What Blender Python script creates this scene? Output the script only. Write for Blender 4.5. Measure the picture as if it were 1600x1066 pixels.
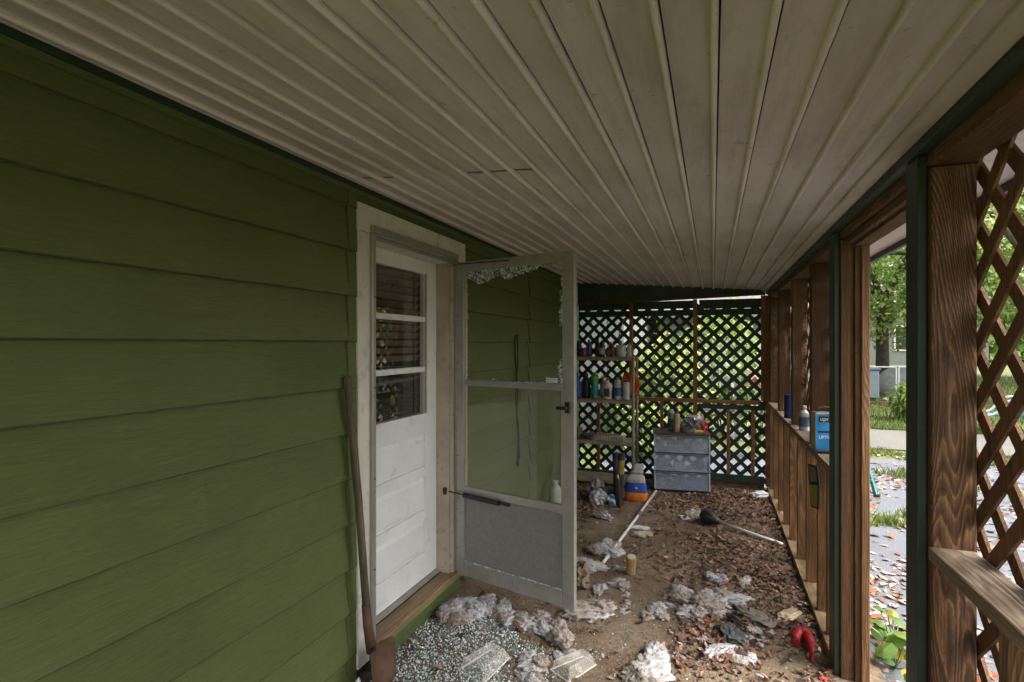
import bpy, bmesh, math, random
from mathutils import Vector, Matrix, noise
R = math.radians
random.seed(7)
sc = bpy.context.scene
for o in list(bpy.data.objects): bpy.data.objects.remove(o)
COL = sc.collection

# ---------------------------------------------------------------- camera, sky, sun, exposure
cam = bpy.data.cameras.new('camera'); camo = bpy.data.objects.new('camera', cam); COL.objects.link(camo)
camo.location = (0, 0, 1.62); camo.rotation_euler = (R(90), 0, R(20.722))
cam.sensor_width = 36; cam.lens = 18.675; cam.shift_y = 0.0031; cam.clip_start = .02; cam.clip_end = 500
sc.camera = camo
SUN_EL, SUN_AZ = 52, 100          # azimuth measured from +Y towards +X
w = bpy.data.worlds.new('World'); sc.world = w; w.use_nodes = True
nt = w.node_tree; nt.nodes.clear()
sky = nt.nodes.new('ShaderNodeTexSky'); sky.sky_type = 'NISHITA'; sky.sun_disc = False
sky.sun_elevation = R(SUN_EL); sky.sun_rotation = R(SUN_AZ); sky.dust_density = 4; sky.air_density = 1.0; sky.ozone_density = 1
hs = nt.nodes.new('ShaderNodeHueSaturation'); hs.inputs['Saturation'].default_value = .30
bg = nt.nodes.new('ShaderNodeBackground'); bg.inputs[1].default_value = .15
wo = nt.nodes.new('ShaderNodeOutputWorld')
nt.links.new(sky.outputs[0], hs.inputs['Color']); nt.links.new(hs.outputs[0], bg.inputs[0]); nt.links.new(bg.outputs[0], wo.inputs[0])
sl = bpy.data.lights.new('sun', 'SUN'); sl.energy = 1.5; sl.angle = R(35); sl.color = (1, .95, .88)
so = bpy.data.objects.new('sun', sl); COL.objects.link(so)
sd = Vector((math.sin(R(SUN_AZ))*math.cos(R(SUN_EL)), math.cos(R(SUN_AZ))*math.cos(R(SUN_EL)), math.sin(R(SUN_EL))))
so.rotation_euler = sd.to_track_quat('Z', 'Y').to_euler()
vs = sc.view_settings; vs.view_transform = 'Standard'; vs.look = 'None'; vs.gamma = 1; vs.use_curve_mapping = False
vs.exposure = 2.0
sc.render.engine = 'CYCLES'
cy = sc.cycles; cy.use_denoising = True; cy.max_bounces = 7; cy.diffuse_bounces = 4; cy.transparent_max_bounces = 12
cy.glossy_bounces = 4; cy.caustics_reflective = False; cy.caustics_refractive = False; cy.sample_clamp_indirect = 8
cy.use_adaptive_sampling = True; cy.adaptive_threshold = .02

# ---------------------------------------------------------------- materials
def newmat(name):
    m = bpy.data.materials.new(name); m.use_nodes = True
    t = m.node_tree; t.nodes.clear()
    out = t.nodes.new('ShaderNodeOutputMaterial'); b = t.nodes.new('ShaderNodeBsdfPrincipled')
    t.links.new(b.outputs[0], out.inputs[0])
    return m, t, b
def N(t, typ, **kw):
    n = t.nodes.new('ShaderNode'+typ)
    for k, v in kw.items(): setattr(n, k, v)
    return n
def coords(t, scale=(1,1,1), rnd=True):
    tc = N(t, 'TexCoord'); mp = N(t, 'Mapping'); mp.inputs['Scale'].default_value = scale
    if rnd:
        oi = N(t, 'ObjectInfo'); ml = N(t, 'VectorMath', operation='SCALE'); cb = N(t, 'CombineXYZ')
        for i in range(3): t.links.new(oi.outputs['Random'], cb.inputs[i])
        t.links.new(cb.outputs[0], ml.inputs[0]); ml.inputs['Scale'].default_value = 37.3
        ad = N(t, 'VectorMath', operation='ADD'); t.links.new(tc.outputs['Object'], ad.inputs[0]); t.links.new(ml.outputs[0], ad.inputs[1])
        t.links.new(ad.outputs[0], mp.inputs[0])
    else: t.links.new(tc.outputs['Object'], mp.inputs[0])
    return mp.outputs[0]
def noise_n(t, vec, scale, detail=4, rough=.55, dist=0):
    n = N(t, 'TexNoise'); n.inputs['Scale'].default_value = scale; n.inputs['Detail'].default_value = detail
    n.inputs['Roughness'].default_value = rough; n.inputs['Distortion'].default_value = dist
    t.links.new(vec, n.inputs['Vector']); return n.outputs[0]
def ramp(t, fac, stops):
    r = N(t, 'ValToRGB'); e = r.color_ramp.elements
    while len(e) < len(stops): e.new(.5)
    for i, (p, c) in enumerate(stops): e[i].position = p; e[i].color = (c[0], c[1], c[2], 1)
    t.links.new(fac, r.inputs[0]); return r.outputs[0]
def mixc(t, fac, a, b, mode='MIX'):
    m = N(t, 'Mix', data_type='RGBA', blend_type=mode)
    if isinstance(fac, (int, float)): m.inputs[0].default_value = fac
    else: t.links.new(fac, m.inputs[0])
    for i, v in ((6, a), (7, b)):
        if isinstance(v, tuple): m.inputs[i].default_value = (*v, 1)
        else: t.links.new(v, m.inputs[i])
    return m.outputs[2]
def bump(t, b, h, strength=.3, dist=.01):
    n = N(t, 'Bump'); n.inputs['Strength'].default_value = strength; n.inputs['Distance'].default_value = dist
    t.links.new(h, n.inputs['Height']); t.links.new(n.outputs[0], b.inputs['Normal'])

def paint(name, c, rough=.6, var=.25, nscale=6, dirt=None, dirt_scale=14, dirt_amt=.6, bump_s=.08, metal=0, rnd=True):
    m, t, b = newmat(name); v = coords(t, rnd=rnd)
    a = noise_n(t, v, nscale, 5)
    lo = tuple(k*(1-var) for k in c); hi = tuple(min(1, k*(1+var)) for k in c)
    col = ramp(t, a, [(.3, lo), (.7, hi)])
    if dirt:
        d = noise_n(t, v, dirt_scale, 7, .7); f = ramp(t, d, [(.55, (0,0,0)), (.72, (dirt_amt,)*3)])
        col = mixc(t, f, col, dirt)
    t.links.new(col, b.inputs['Base Color']); b.inputs['Roughness'].default_value = rough; b.inputs['Metallic'].default_value = metal
    bump(t, b, noise_n(t, v, 70, 4), bump_s, .004)
    return m

def siding_mat():
    m, t, b = newmat('green_siding_paint'); v = coords(t, (1, 1, 1))
    big = noise_n(t, v, 1.2, 5); col = ramp(t, big, [(.3, (.086, .107, .026)), (.7, (.120, .146, .043))])
    d = noise_n(t, v, 26, 8, .75); f = ramp(t, d, [(.61, (0,0,0)), (.70, (.55,.55,.55))])
    col = mixc(t, f, col, (.06, .06, .025))
    vs_ = coords(t, (1, .55, 9)); w2 = noise_n(t, vs_, 2.0, 3, .5, 0)
    vg = coords(t, (4, 4.2, 95)); g = noise_n(t, vg, 1.6, 4, .6, 2.2)
    streak = ramp(t, g, [(.35, (.82,.82,.82)), (.62, (1.08,1.08,1.08))])
    col = mixc(t, 1.0, col, streak, 'MULTIPLY')
    t.links.new(col, b.inputs['Base Color']); b.inputs['Roughness'].default_value = .62
    mx = N(t, 'Math', operation='ADD'); t.links.new(g, mx.inputs[0]); t.links.new(w2, mx.inputs[1])
    bump(t, b, mx.outputs[0], .6, .005)
    return m

def wood_mat(name, axis, dark, mid, light, ring=20, contrast=1.0):
    # flat-sawn grain: distorted rings stretched along the board's length
    m, t, b = newmat(name)
    s = [1, 1, 1]; s[axis] = .10
    v = coords(t, tuple(s))
    nz = N(t, 'TexNoise'); nz.inputs['Scale'].default_value = 5.0; nz.inputs['Detail'].default_value = 2
    t.links.new(v, nz.inputs['Vector'])
    sc_ = N(t, 'VectorMath', operation='SCALE'); sc_.inputs['Scale'].default_value = .22; t.links.new(nz.outputs['Color'], sc_.inputs[0])
    ad = N(t, 'VectorMath', operation='ADD'); t.links.new(v, ad.inputs[0]); t.links.new(sc_.outputs[0], ad.inputs[1])
    wv = N(t, 'TexWave', wave_type='RINGS', rings_direction='XYZ'[axis], wave_profile='SAW'); wv.inputs['Scale'].default_value = ring
    wv.inputs['Distortion'].default_value = 2.0; wv.inputs['Detail'].default_value = 2; wv.inputs['Detail Scale'].default_value = 3
    t.links.new(ad.outputs[0], wv.inputs['Vector'])
    s2 = [60, 60, 60]; s2[axis] = 1.5
    fib = noise_n(t, coords(t, tuple(s2)), 3, 4)
    big = noise_n(t, coords(t), 2.3, 4)
    c1 = ramp(t, wv.outputs['Fac'], [(0, light), (.30, mid), (.75, dark), (1, mid)])
    c2 = mixc(t, 1.0, c1, ramp(t, fib, [(.3, (.5,.48,.46)), (.7, (1.25,1.25,1.25))]), 'MULTIPLY')
    c3 = mixc(t, 1.0, c2, ramp(t, big, [(.3, (.7,.66,.62)), (.7, (1.2,1.18,1.12))]), 'MULTIPLY')
    t.links.new(c3, b.inputs['Base Color']); b.inputs['Roughness'].default_value = .72
    mx = N(t, 'Math', operation='ADD'); t.links.new(wv.outputs['Fac'], mx.inputs[0]); t.links.new(fib, mx.inputs[1])
    bump(t, b, mx.outputs[0], .45, .004)
    return m

def vcol_mat(name, rough=.7, trans=0, nscale=60, var=.25):
    m, t, b = newmat(name)
    a = N(t, 'Attribute', attribute_name='Col'); v = coords(t, rnd=False)
    n = noise_n(t, v, nscale, 3); col = mixc(t, 1.0, a.outputs['Color'], ramp(t, n, [(.3, (1-var,)*3), (.7, (1+var,)*3)]), 'MULTIPLY')
    t.links.new(col, b.inputs['Base Color']); b.inputs['Roughness'].default_value = rough
    if trans:
        out = [x for x in t.nodes if x.type == 'OUTPUT_MATERIAL'][0]
        tr = N(t, 'BsdfTranslucent'); t.links.new(col, tr.inputs[0]); mx = N(t, 'MixShader'); mx.inputs[0].default_value = trans
        t.links.new(b.outputs[0], mx.inputs[1]); t.links.new(tr.outputs[0], mx.inputs[2]); t.links.new(mx.outputs[0], out.inputs[0])
    return m

def glass_mat(name, tint=(1,1,1), refl=1.0, dirt=.04):
    # thin pane: clear transmission with fresnel reflection and a little dust
    m = bpy.data.materials.new(name); m.use_nodes = True; t = m.node_tree; t.nodes.clear()
    out = N(t, 'OutputMaterial'); tr = N(t, 'BsdfTransparent'); tr.inputs[0].default_value = (*tint, 1)
    gl = N(t, 'BsdfGlossy'); gl.inputs['Roughness'].default_value = .02
    fr = N(t, 'Fresnel'); fr.inputs[0].default_value = 1.52
    ml = N(t, 'Math', operation='MULTIPLY'); ml.inputs[1].default_value = refl*1.8; t.links.new(fr.outputs[0], ml.inputs[0]); ml.use_clamp = True
    ge = N(t, 'NewGeometry'); iv = N(t, 'Math', operation='SUBTRACT'); iv.inputs[0].default_value = 1; t.links.new(ge.outputs['Backfacing'], iv.inputs[1])
    m0 = N(t, 'Math', operation='MULTIPLY'); t.links.new(ml.outputs[0], m0.inputs[0]); t.links.new(iv.outputs[0], m0.inputs[1]); ml = m0   # only the entering face reflects
    mx = N(t, 'MixShader'); t.links.new(ml.outputs[0], mx.inputs[0]); t.links.new(tr.outputs[0], mx.inputs[1]); t.links.new(gl.outputs[0], mx.inputs[2])
    df = N(t, 'BsdfDiffuse'); df.inputs[0].default_value = (.55, .52, .45, 1)
    nz = noise_n(t, coords(t, rnd=False), 7, 6); rr = ramp(t, nz, [(.4, (dirt*.3,)*3), (.75, (dirt*2.2,)*3)])
    m2 = N(t, 'MixShader'); t.links.new(rr, m2.inputs[0]); t.links.new(mx.outputs[0], m2.inputs[1]); t.links.new(df.outputs[0], m2.inputs[2])
    t.links.new(m2.outputs[0], out.inputs[0])
    return m

def plastic_clear(name, c, alpha=.35, rough=.25):
    m, t, b = newmat(name); b.inputs['Base Color'].default_value = (*c, 1); b.inputs['Roughness'].default_value = rough
    b.inputs['Alpha'].default_value = alpha
    return m

def floor_mat():
    m, t, b = newmat('dirty_concrete'); v = coords(t, rnd=False)
    a = noise_n(t, v, 1.7, 6); c = ramp(t, a, [(.3, (.11, .076, .046)), (.5, (.175, .128, .082)), (.72, (.25, .20, .138))])
    f = noise_n(t, v, 38, 8, .75); c = mixc(t, 1, c, ramp(t, f, [(.3, (.45,.42,.38)), (.55, (1,1,1)), (.75, (1.5,1.45,1.35))]), 'MULTIPLY')
    k = noise_n(t, v, 6, 6, .7); c = mixc(t, ramp(t, k, [(.52, (0,0,0)), (.66, (.75,)*3)]), c, (.055, .036, .02))
    t.links.new(c, b.inputs['Base Color']); b.inputs['Roughness'].default_value = .9
    bump(t, b, f, .7, .012)
    return m

def asphalt_mat(name, lo, hi):
    m, t, b = newmat(name); v = coords(t, rnd=False)
    a = noise_n(t, v, .7, 5); c = ramp(t, a, [(.3, lo), (.7, hi)])
    f = noise_n(t, v, 90, 5, .7); c = mixc(t, 1, c, ramp(t, f, [(.3, (.55,.55,.55)), (.7, (1.35,1.35,1.35))]), 'MULTIPLY')
    t.links.new(c, b.inputs['Base Color']); b.inputs['Roughness'].default_value = .85; bump(t, b, f, .6, .01)
    return m

def ceil_mat(k=1.0):
    m, t, b = newmat('weathered_ceiling_vinyl'); v = coords(t, rnd=False)
    a = noise_n(t, v, 2.2, 5); c = ramp(t, a, [(.3, (.645, .57, .545)), (.7, (.755, .675, .65))])
    oi = N(t, 'ObjectInfo'); c = mixc(t, 1, c, ramp(t, oi.outputs['Random'], [(0, (.88*k,.88*k,.87*k)), (1, (1.02*k,1.02*k,1.02*k))]), 'MULTIPLY')
    d = noise_n(t, v, 22, 9, .8); c = mixc(t, ramp(t, d, [(.60, (0,0,0)), (.67, (.75,)*3)]), c, (.13, .095, .065))
    vs_ = coords(t, (5, .7, 5), False); st = noise_n(t, vs_, 2.5, 6, .7); c = mixc(t, ramp(t, st, [(.48, (0,0,0)), (.72, (.55,)*3)]), c, (.30, .225, .19))
    t.links.new(c, b.inputs['Base Color']); b.inputs['Roughness'].default_value = .5; bump(t, b, noise_n(t, v, 120, 3), .06, .003)
    return m

M = {}
M['siding'] = siding_mat()
M['lap_shadow'] = paint('painted_lap_shadow', (.050, .060, .018), .7, .5, 14)  # dark green for the shadow line painted at each siding lap
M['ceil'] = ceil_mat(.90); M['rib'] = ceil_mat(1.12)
DK, MD, LT = (.058,.026,.011), (.14,.066,.027), (.27,.145,.064)
M['wood_z'] = wood_mat('stained_wood_upright', 2, DK, MD, LT, 115)
M['wood_y'] = wood_mat('stained_wood_lengthwise', 1, DK, MD, LT, 80)
M['wood_x'] = wood_mat('stained_wood_crosswise', 0, DK, MD, LT, 80)
M['stud_z'] = wood_mat('bare_stud_wood', 2, (.14,.066,.026), (.27,.14,.056), (.38,.22,.10), 60)
M['back_stud'] = wood_mat('lightened_back_stud_wood', 2, (.19,.088,.036), (.36,.18,.075), (.46,.26,.12), 60)  # stud wood in a lighter copy, offsetting the shade on the back wall
M['back_rail'] = wood_mat('lightened_back_rail_wood', 0, (.19,.088,.036), (.36,.18,.075), (.46,.26,.12), 60)  # same lightened wood for the shaded back rails
M['pale_wood'] = wood_mat('worn_sill_wood', 1, (.20,.13,.06), (.32,.235,.13), (.42,.33,.2), 50)
M['dusty_wood'] = wood_mat('dusty_sill_wood', 1, (.16,.11,.07), (.27,.21,.15), (.34,.28,.21), 50)
M['lath'] = wood_mat('lattice_lath', 2, (.09,.042,.018), (.18,.088,.037), (.25,.13,.06), 80)
M['green'] = paint('dark_green_paint', (.016, .036, .015), .5, .35, 5, (.05,.035,.02), 12, .5)
M['green_lath'] = paint('green_lattice_paint', (.011, .030, .014), .55, .4, 8, (.05,.03,.015), 10, .5)
M['white'] = paint('white_door_paint', (.80, .80, .79), .45, .06, 4, (.45,.41,.34), 9, .45, .05)
M['casing'] = paint('white_casing_paint', (.66, .62, .55), .5, .1, 5, (.25,.2,.14), 12, .6, .06)
M['jamb'] = paint('grimy_jamb_paint', (.42, .36, .27), .55, .2, 7, (.12,.09,.06), 14, .7)
M['alu'] = paint('grimy_aluminium', (.36, .345, .315), .42, .10, 9, (.18,.15,.12), 30, .45, .06, .45)
M['kick'] = paint('grey_kick_panel', (.215, .205, .19), .55, .12, 45, (.12,.11,.095), 90, .5, .2)
M['black'] = paint('black_plastic', (.014, .013, .013), .4, .3)
M['rust'] = paint('rusty_steel', (.085, .042, .022), .75, .45, 16, (.16,.075,.03), 20, .8, .4)
M['handle'] = wood_mat('weathered_handle_wood', 2, (.075,.056,.036), (.15,.12,.08), (.22,.18,.125), 90)
M['glass'] = glass_mat('clear_glass', (.97,.99,.97), .8, .035)
M['doorglass'] = glass_mat('door_window_glass', (.95,.95,.94), 1.4, .012)
M['floor'] = floor_mat()
M['asphalt'] = asphalt_mat('driveway_asphalt', (.115,.123,.14), (.16,.17,.19))
M['road'] = asphalt_mat('pale_road', (.13,.12,.108), (.18,.168,.15))
M['soil_dark'] = asphalt_mat('joint_soil', (.035,.03,.02), (.06,.05,.03))
M['soil'] = asphalt_mat('lawn_soil', (.10,.12,.032), (.17,.185,.06))
M['leafc'] = vcol_mat('leaf_colours', .7, .25)
M['foliage'] = vcol_mat('tree_leaf_colours', .55, .45, 3, .35)
M['litter'] = vcol_mat('litter_colours', .85, 0, 90, .35)
M['bark'] = paint('tree_bark', (.075, .055, .04), .9, .45, 9, (.03,.022,.015), 16, .7, .8)
M['fluff'] = vcol_mat('stuffing_fibre', .95, .3, 45, .10)
M['dark_room'] = paint('dim_interior', (.05, .045, .04), .9)
M['blind'] = paint('brown_blind_slat', (.24, .17, .12), .5, .25, 12)
M['shelfp'] = paint('tan_shelf_plastic', (.30, .255, .165), .55, .2, 8, (.1,.08,.05), 18, .6)
M['white_house'] = paint('white_house_siding', (.17, .175, .165), .7, .08, 2)
M['roof_far'] = paint('grey_shingles', (.16, .155, .15), .9, .3, 12)
M['brick'] = paint('red_brick', (.26, .10, .06), .85, .3, 12)
M['rock'] = paint('grey_boulder', (.27, .27, .27), .9, .25, 5, None, 1, 0, .8)
M['teal'] = paint('teal_paint', (.025, .17, .16), .45, .2)
M['pvc'] = paint('white_pvc', (.66, .62, .55), .4, .1, 8, (.3,.24,.17), 16, .6)
def glasscrumb():
    m, t, b = newmat('tempered_glass_crumbs'); a = N(t, 'Attribute', attribute_name='Col'); t.links.new(a.outputs['Color'], b.inputs['Base Color']); b.inputs['Roughness'].default_value = .08
    b.inputs['Transmission Weight'].default_value = .15; b.inputs['IOR'].default_value = 1.5; b.inputs['Specular IOR Level'].default_value = .9
    return m
M['crumb'] = glasscrumb()
_pc = {}
def col(c, rough=.4, name=None):
    k = (tuple(round(x, 3) for x in c), rough)
    if k not in _pc: _pc[k] = paint(name or 'plain_colour', c, rough, .12, 20, (c[0]*.4+.02, c[1]*.4+.018, c[2]*.4+.014), 25, .5)
    return _pc[k]

# ---------------------------------------------------------------- mesh helpers
class MB:
    def __init__(s): s.v = []; s.f = []; s.c = []
    def add(s, vs_, fs, c=None):
        b = len(s.v); s.v += [tuple(p) for p in vs_]
        for f in fs: s.f.append(tuple(b+i for i in f)); s.c.append(c)
        return s
    def box(s, x0, x1, y0, y1, z0, z1, c=None):
        return s.add([(x0,y0,z0),(x1,y0,z0),(x1,y1,z0),(x0,y1,z0),(x0,y0,z1),(x1,y0,z1),(x1,y1,z1),(x0,y1,z1)],
                     [(3,2,1,0),(4,5,6,7),(0,1,5,4),(1,2,6,5),(2,3,7,6),(3,0,4,7)], c)
    def prism(s, poly, d, c=None):           # polygon (3-D points) extruded along vector d
        n = len(poly); p = [Vector(q) for q in poly]; q = [a+Vector(d) for a in p]
        return s.add(p+q, [tuple(range(n-1,-1,-1)), tuple(range(n, 2*n))]+[(i,(i+1)%n,n+(i+1)%n,n+i) for i in range(n)], c)
    def tube(s, path, r, n=8, c=None, caps=True):
        P = [Vector(p) for p in path]; rr = r if isinstance(r, (list, tuple)) else [r]*len(P); vs_ = []
        up = Vector((0,0,1)); u0 = None
        for i, p in enumerate(P):
            d = (P[min(i+1,len(P)-1)]-P[max(i-1,0)]).normalized()
            if u0 is None:
                u0 = d.cross(up if abs(d.z) < .9 else Vector((1,0,0))).normalized()
            u0 = (u0-d*u0.dot(d)).normalized(); v0 = d.cross(u0)
            for k in range(n):
                a = 2*math.pi*k/n; vs_.append(p+(u0*math.cos(a)+v0*math.sin(a))*rr[i])
        fs = [(i*n+k, i*n+(k+1)%n, (i+1)*n+(k+1)%n, (i+1)*n+k) for i in range(len(P)-1) for k in range(n)]
        if caps: fs += [tuple(range(n-1,-1,-1)), tuple((len(P)-1)*n+k for k in range(n))]
        return s.add(vs_, fs, c)
    def lathe(s, prof, cen=(0,0,0), n=16, sx=1, sy=1, c=None):  # prof: (r, z) bottom to top
        vs_ = []
        for r, z in prof:
            for k in range(n):
                a = 2*math.pi*k/n; vs_.append((cen[0]+r*math.cos(a)*sx, cen[1]+r*math.sin(a)*sy, cen[2]+z))
        m = len(prof)
        fs = [(i*n+k, i*n+(k+1)%n, (i+1)*n+(k+1)%n, (i+1)*n+k) for i in range(m-1) for k in range(n)]
        fs += [tuple(range(n-1,-1,-1)), tuple((m-1)*n+k for k in range(n))]
        return s.add(vs_, fs, c)
    def mesh(s, name, mat, smooth=False):
        me = bpy.data.meshes.new(name); me.from_pydata(s.v, [], s.f)
        if any(x is not None for x in s.c):
            ca = me.color_attributes.new('Col', 'FLOAT_COLOR', 'CORNER'); buf = []
            for f, c in zip(s.f, s.c): buf += list((*(c or (.5,.5,.5)), 1))*len(f)
            ca.data.foreach_set('color', buf)
        me.materials.append(M[mat] if isinstance(mat, str) else mat)
        if smooth: me.polygons.foreach_set('use_smooth', [True]*len(me.polygons))
        me.update(); return me
    def build(s, name, mat, parent=None, smooth=False, bevel=0):
        o = bpy.data.objects.new(name, s.mesh(name, mat, smooth)); COL.objects.link(o)
        if parent: o.parent = parent
        if bevel:
            b = o.modifiers.new('bevel', 'BEVEL'); b.width = bevel; b.segments = 2; b.limit_method = 'ANGLE'; b.angle_limit = R(40)
        return o
def tag(o, label, cat, group=None):
    o['label'] = label; o['category'] = cat; o['kind'] = 'thing'
    if group: o['group'] = group
    return o
def thing(name, label, cat, loc=(0,0,0), rz=0, group=None, rot=None):
    o = bpy.data.objects.new(name, None); COL.objects.link(o); o.empty_display_size = .05
    o.location = loc; o.rotation_euler = rot or (0, 0, rz)
    return tag(o, label, cat, group)
def struct(o): o['kind'] = 'structure'; return o
def stuff(o): o['kind'] = 'stuff'; return o
def B(name, mat, parent, *a, bevel=0): return MB().box(*a).build(name, mat, parent, bevel=bevel)
rnd = random.uniform

# ---------------------------------------------------------------- key planes (metres)
XW, XR, XO = -1.609, .58, .69           # house wall face, side wall inner and outer faces
YB, YF = 6.52, -.6                      # back wall, unseen near end, cut short and left open to let light in
def zc(x): return 2.392 - .08*(x+1.609)  # sloping ceiling

# ================================================================ SETTING
struct(MB().box(-1.75, .78, YF, YB+.12, -.25, 0).build('porch_floor', 'floor'))
g = MB(); nx, ny = 60, 60
xs = [-160+320*i/nx for i in range(nx+1)]; ys = [-60+320*j/ny for j in range(ny+1)]
struct(MB().box(-200, 200, -200, 260, -1.4, -.40).build('ground', 'soil'))
struct(MB().add([(.74,-20,-.10),(4.2,-20,-.10),(4.2,9.4,-.10),(.74,9.4,-.10)], [(0,1,2,3)]).add([(-1.5,6.6,-.104),(.76,6.6,-.104),(.76,9.4,-.104),(-1.5,9.4,-.104)], [(0,1,2,3)]).build('driveway', 'asphalt'))
for y in (2.2, 5.95, 8.35): struct(MB().add([(.76,y-.012,-.097),(4.19,y-.03,-.097),(4.19,y+.01,-.097),(.76,y+.02,-.097)], [(0,1,2,3)]).build('driveway_joint', 'soil_dark'))
struct(MB().add([(-40,10.3,-.096),(60,10.3,-.096),(60,12.6,-.096),(-40,12.6,-.096)], [(0,1,2,3)]).build('road', 'road'))
def lawn_z(x, y):
    if y < 12.6: return -.112
    return -.112 + min(1, (y-12.6)/9)*.42 + .03*noise.noise((x*.5, y*.5, 0))
lw = MB(); LX = [-60+3*i for i in range(54)]; LY = [6.5,8,9,10,11,12,12.6,13,13.6,14.5,15.5,17,18.5,20,22,25,30,40,70,140]
lw.add([(x, y, lawn_z(x, y) if y >= 12.6 else -.112) for y in LY for x in LX], [(j*54+i, j*54+i+1, (j+1)*54+i+1, (j+1)*54+i) for j in range(len(LY)-1) for i in range(53)])
struct(lw.build('lawn', 'soil', smooth=True))
struct(MB().add([(4.2,-40,-.112),(80,-40,-.112),(80,6.5,-.112),(4.2,6.5,-.112)], [(0,1,2,3)]).build('side_lawn', 'soil'))

# ================================================================ HOUSE WALL
DY0, DY1, DZ = 2.236, 3.110, 2.166      # door opening
hw = MB(); xb = XW-.012
hw.box(XW-.16, xb, YF, DY0, -.1, 2.6).box(XW-.16, xb, DY1, YB+.3, -.1, 2.6).box(XW-.16, xb, DY0, DY1, DZ, 2.6).box(XW-.16, xb, DY0, DY1, -.1, .06)
house = hw.build('house_wall', 'green'); tag(house, 'green lap-sided house wall along the left of the porch', 'wall')
ir = MB(); X0, X1, Y0, Y1 = -4.2, XW-.161, 1.2, 4.4
for a in ((X0-.1,X0,Y0,Y1,0,2.6), (X0,X1,Y0-.1,Y0,0,2.6), (X0,X1,Y1,Y1+.1,0,2.6), (X0,X1,Y0,Y1,2.5,2.6), (X0,X1,Y0,Y1,-.1,.0)): ir.box(*a)
ir.build('interior_room', 'dark_room', house)
lines = [.14-.213, .14, .352, .562, .772, .985, 1.2, 1.416, 1.633, 1.848, 2.062, 2.272, 2.42]
def board(y0, y1, z0, z1, dx=0, dz=0, tx=-.007, jb=None):
    jb = rnd(-.0015, .0015) if jb is None else jb; z0 += dz
    zz1 = z1+.012 if z1 < 2.4 else z1
    p = [(XW+.019+dx+jb, y0, z0), (XW-.0115, y0, z0), (XW-.0115, y0, zz1), (XW+tx+dx+jb, y0, zz1)]
    bo = MB().prism(p, (0, y1-y0, 0)).build('siding_board', 'siding', house)
    xf = p[0][0]; MB().prism([(xf+.0006,y0+.0005,z0+.0005),(xf-.004,y0+.0005,z0-.0012),(xf-.004,y0+.0005,z0+.0045),(xf+.0003,y0+.0005,z0+.0040)], (0,y1-y0-.001,0)).build('lap_shadow_strip', 'lap_shadow', bo)  # dark strip painting the lap shadow along the board's bottom edge
for i in range(len(lines)-1):
    z0, z1 = lines[i], lines[i+1]; z0c = max(z0, .005)
    if z1 < .02: continue
    cuts = {5: [1.314], 2: [.25], 10: [.15]}.get(i, [])
    e = [YF]+cuts+[2.053]
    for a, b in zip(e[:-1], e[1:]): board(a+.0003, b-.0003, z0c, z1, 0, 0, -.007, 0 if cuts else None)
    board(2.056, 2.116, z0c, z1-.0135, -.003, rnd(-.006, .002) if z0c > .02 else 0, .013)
    segs = [(3.288, 4.668), (4.690, YB)]
    if z1 > 2.31:
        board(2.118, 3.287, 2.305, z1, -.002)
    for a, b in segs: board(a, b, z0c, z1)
nl = MB()
for z in lines[2:-1]:
    for y in (.3, .71, 1.12, 1.53, 1.94, 3.5, 3.9, 4.3, 5.0, 5.4, 5.8):
        yy, zz = y+rnd(-.02,.02), z+.028+rnd(-.004,.004); x = XW+.0172
        nl.add([(x,yy,zz)]+[(x-.0012, yy+.0035*math.cos(k*1.047), zz+.0035*math.sin(k*1.047)) for k in range(6)], [(0,1+k,1+(k+1)%6) for k in range(6)])
stuff(nl.build('nail_heads', 'siding', house))
# black gap strip at the joint, green top trim
B('joint_flashing', 'black', house, XW-.011, XW-.003, 4.668, 4.690, .21, 2.30)
MB().prism([(XW-.005,YF,2.362),(XW+.024,YF,2.362),(XW+.024,YF,2.386),(XW-.005,YF,2.390)], (0, YB-YF, 0)).build('top_trim', 'green', house)
MB().prism([(XW-.004,YF,2.340),(XW+.019,YF,2.340),(XW+.019,YF,2.3615),(XW-.004,YF,2.3615)], (0, YB-YF, 0)).build('top_bead', 'siding', house)

# ---- entry door
ed = thing('entry_door', 'white panelled entry door with three-lite window and white casing in green wall', 'door', (XW, DY0, 0))
def D(name, mat, *a, bevel=.002, par=ed):
    m = MB().box(a[0]-XW, a[1]-XW, a[2]-DY0, a[3]-DY0, a[4], a[5]); return m.build(name, mat, par, bevel=bevel)
D('casing', 'casing', XW-.005, XW+.022, 2.117, DY0-.003, .06, 2.168)
D('casing', 'casing', XW-.005, XW+.022, DY1+.003, 3.286, .06, 2.168)
D('casing', 'casing', XW-.005, XW+.024, 2.114, 3.289, 2.170, 2.303)
D('jamb', 'jamb', XW-.15, XW+.004, DY0, DY0+.020, .11, DZ-.001)
D('jamb', 'jamb', XW-.15, XW+.004, DY1-.020, DY1, .11, DZ-.001)
D('jamb', 'casing', XW-.15, XW+.004, DY0+.021, DY1-.021, DZ-.02, DZ-.001)
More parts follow.
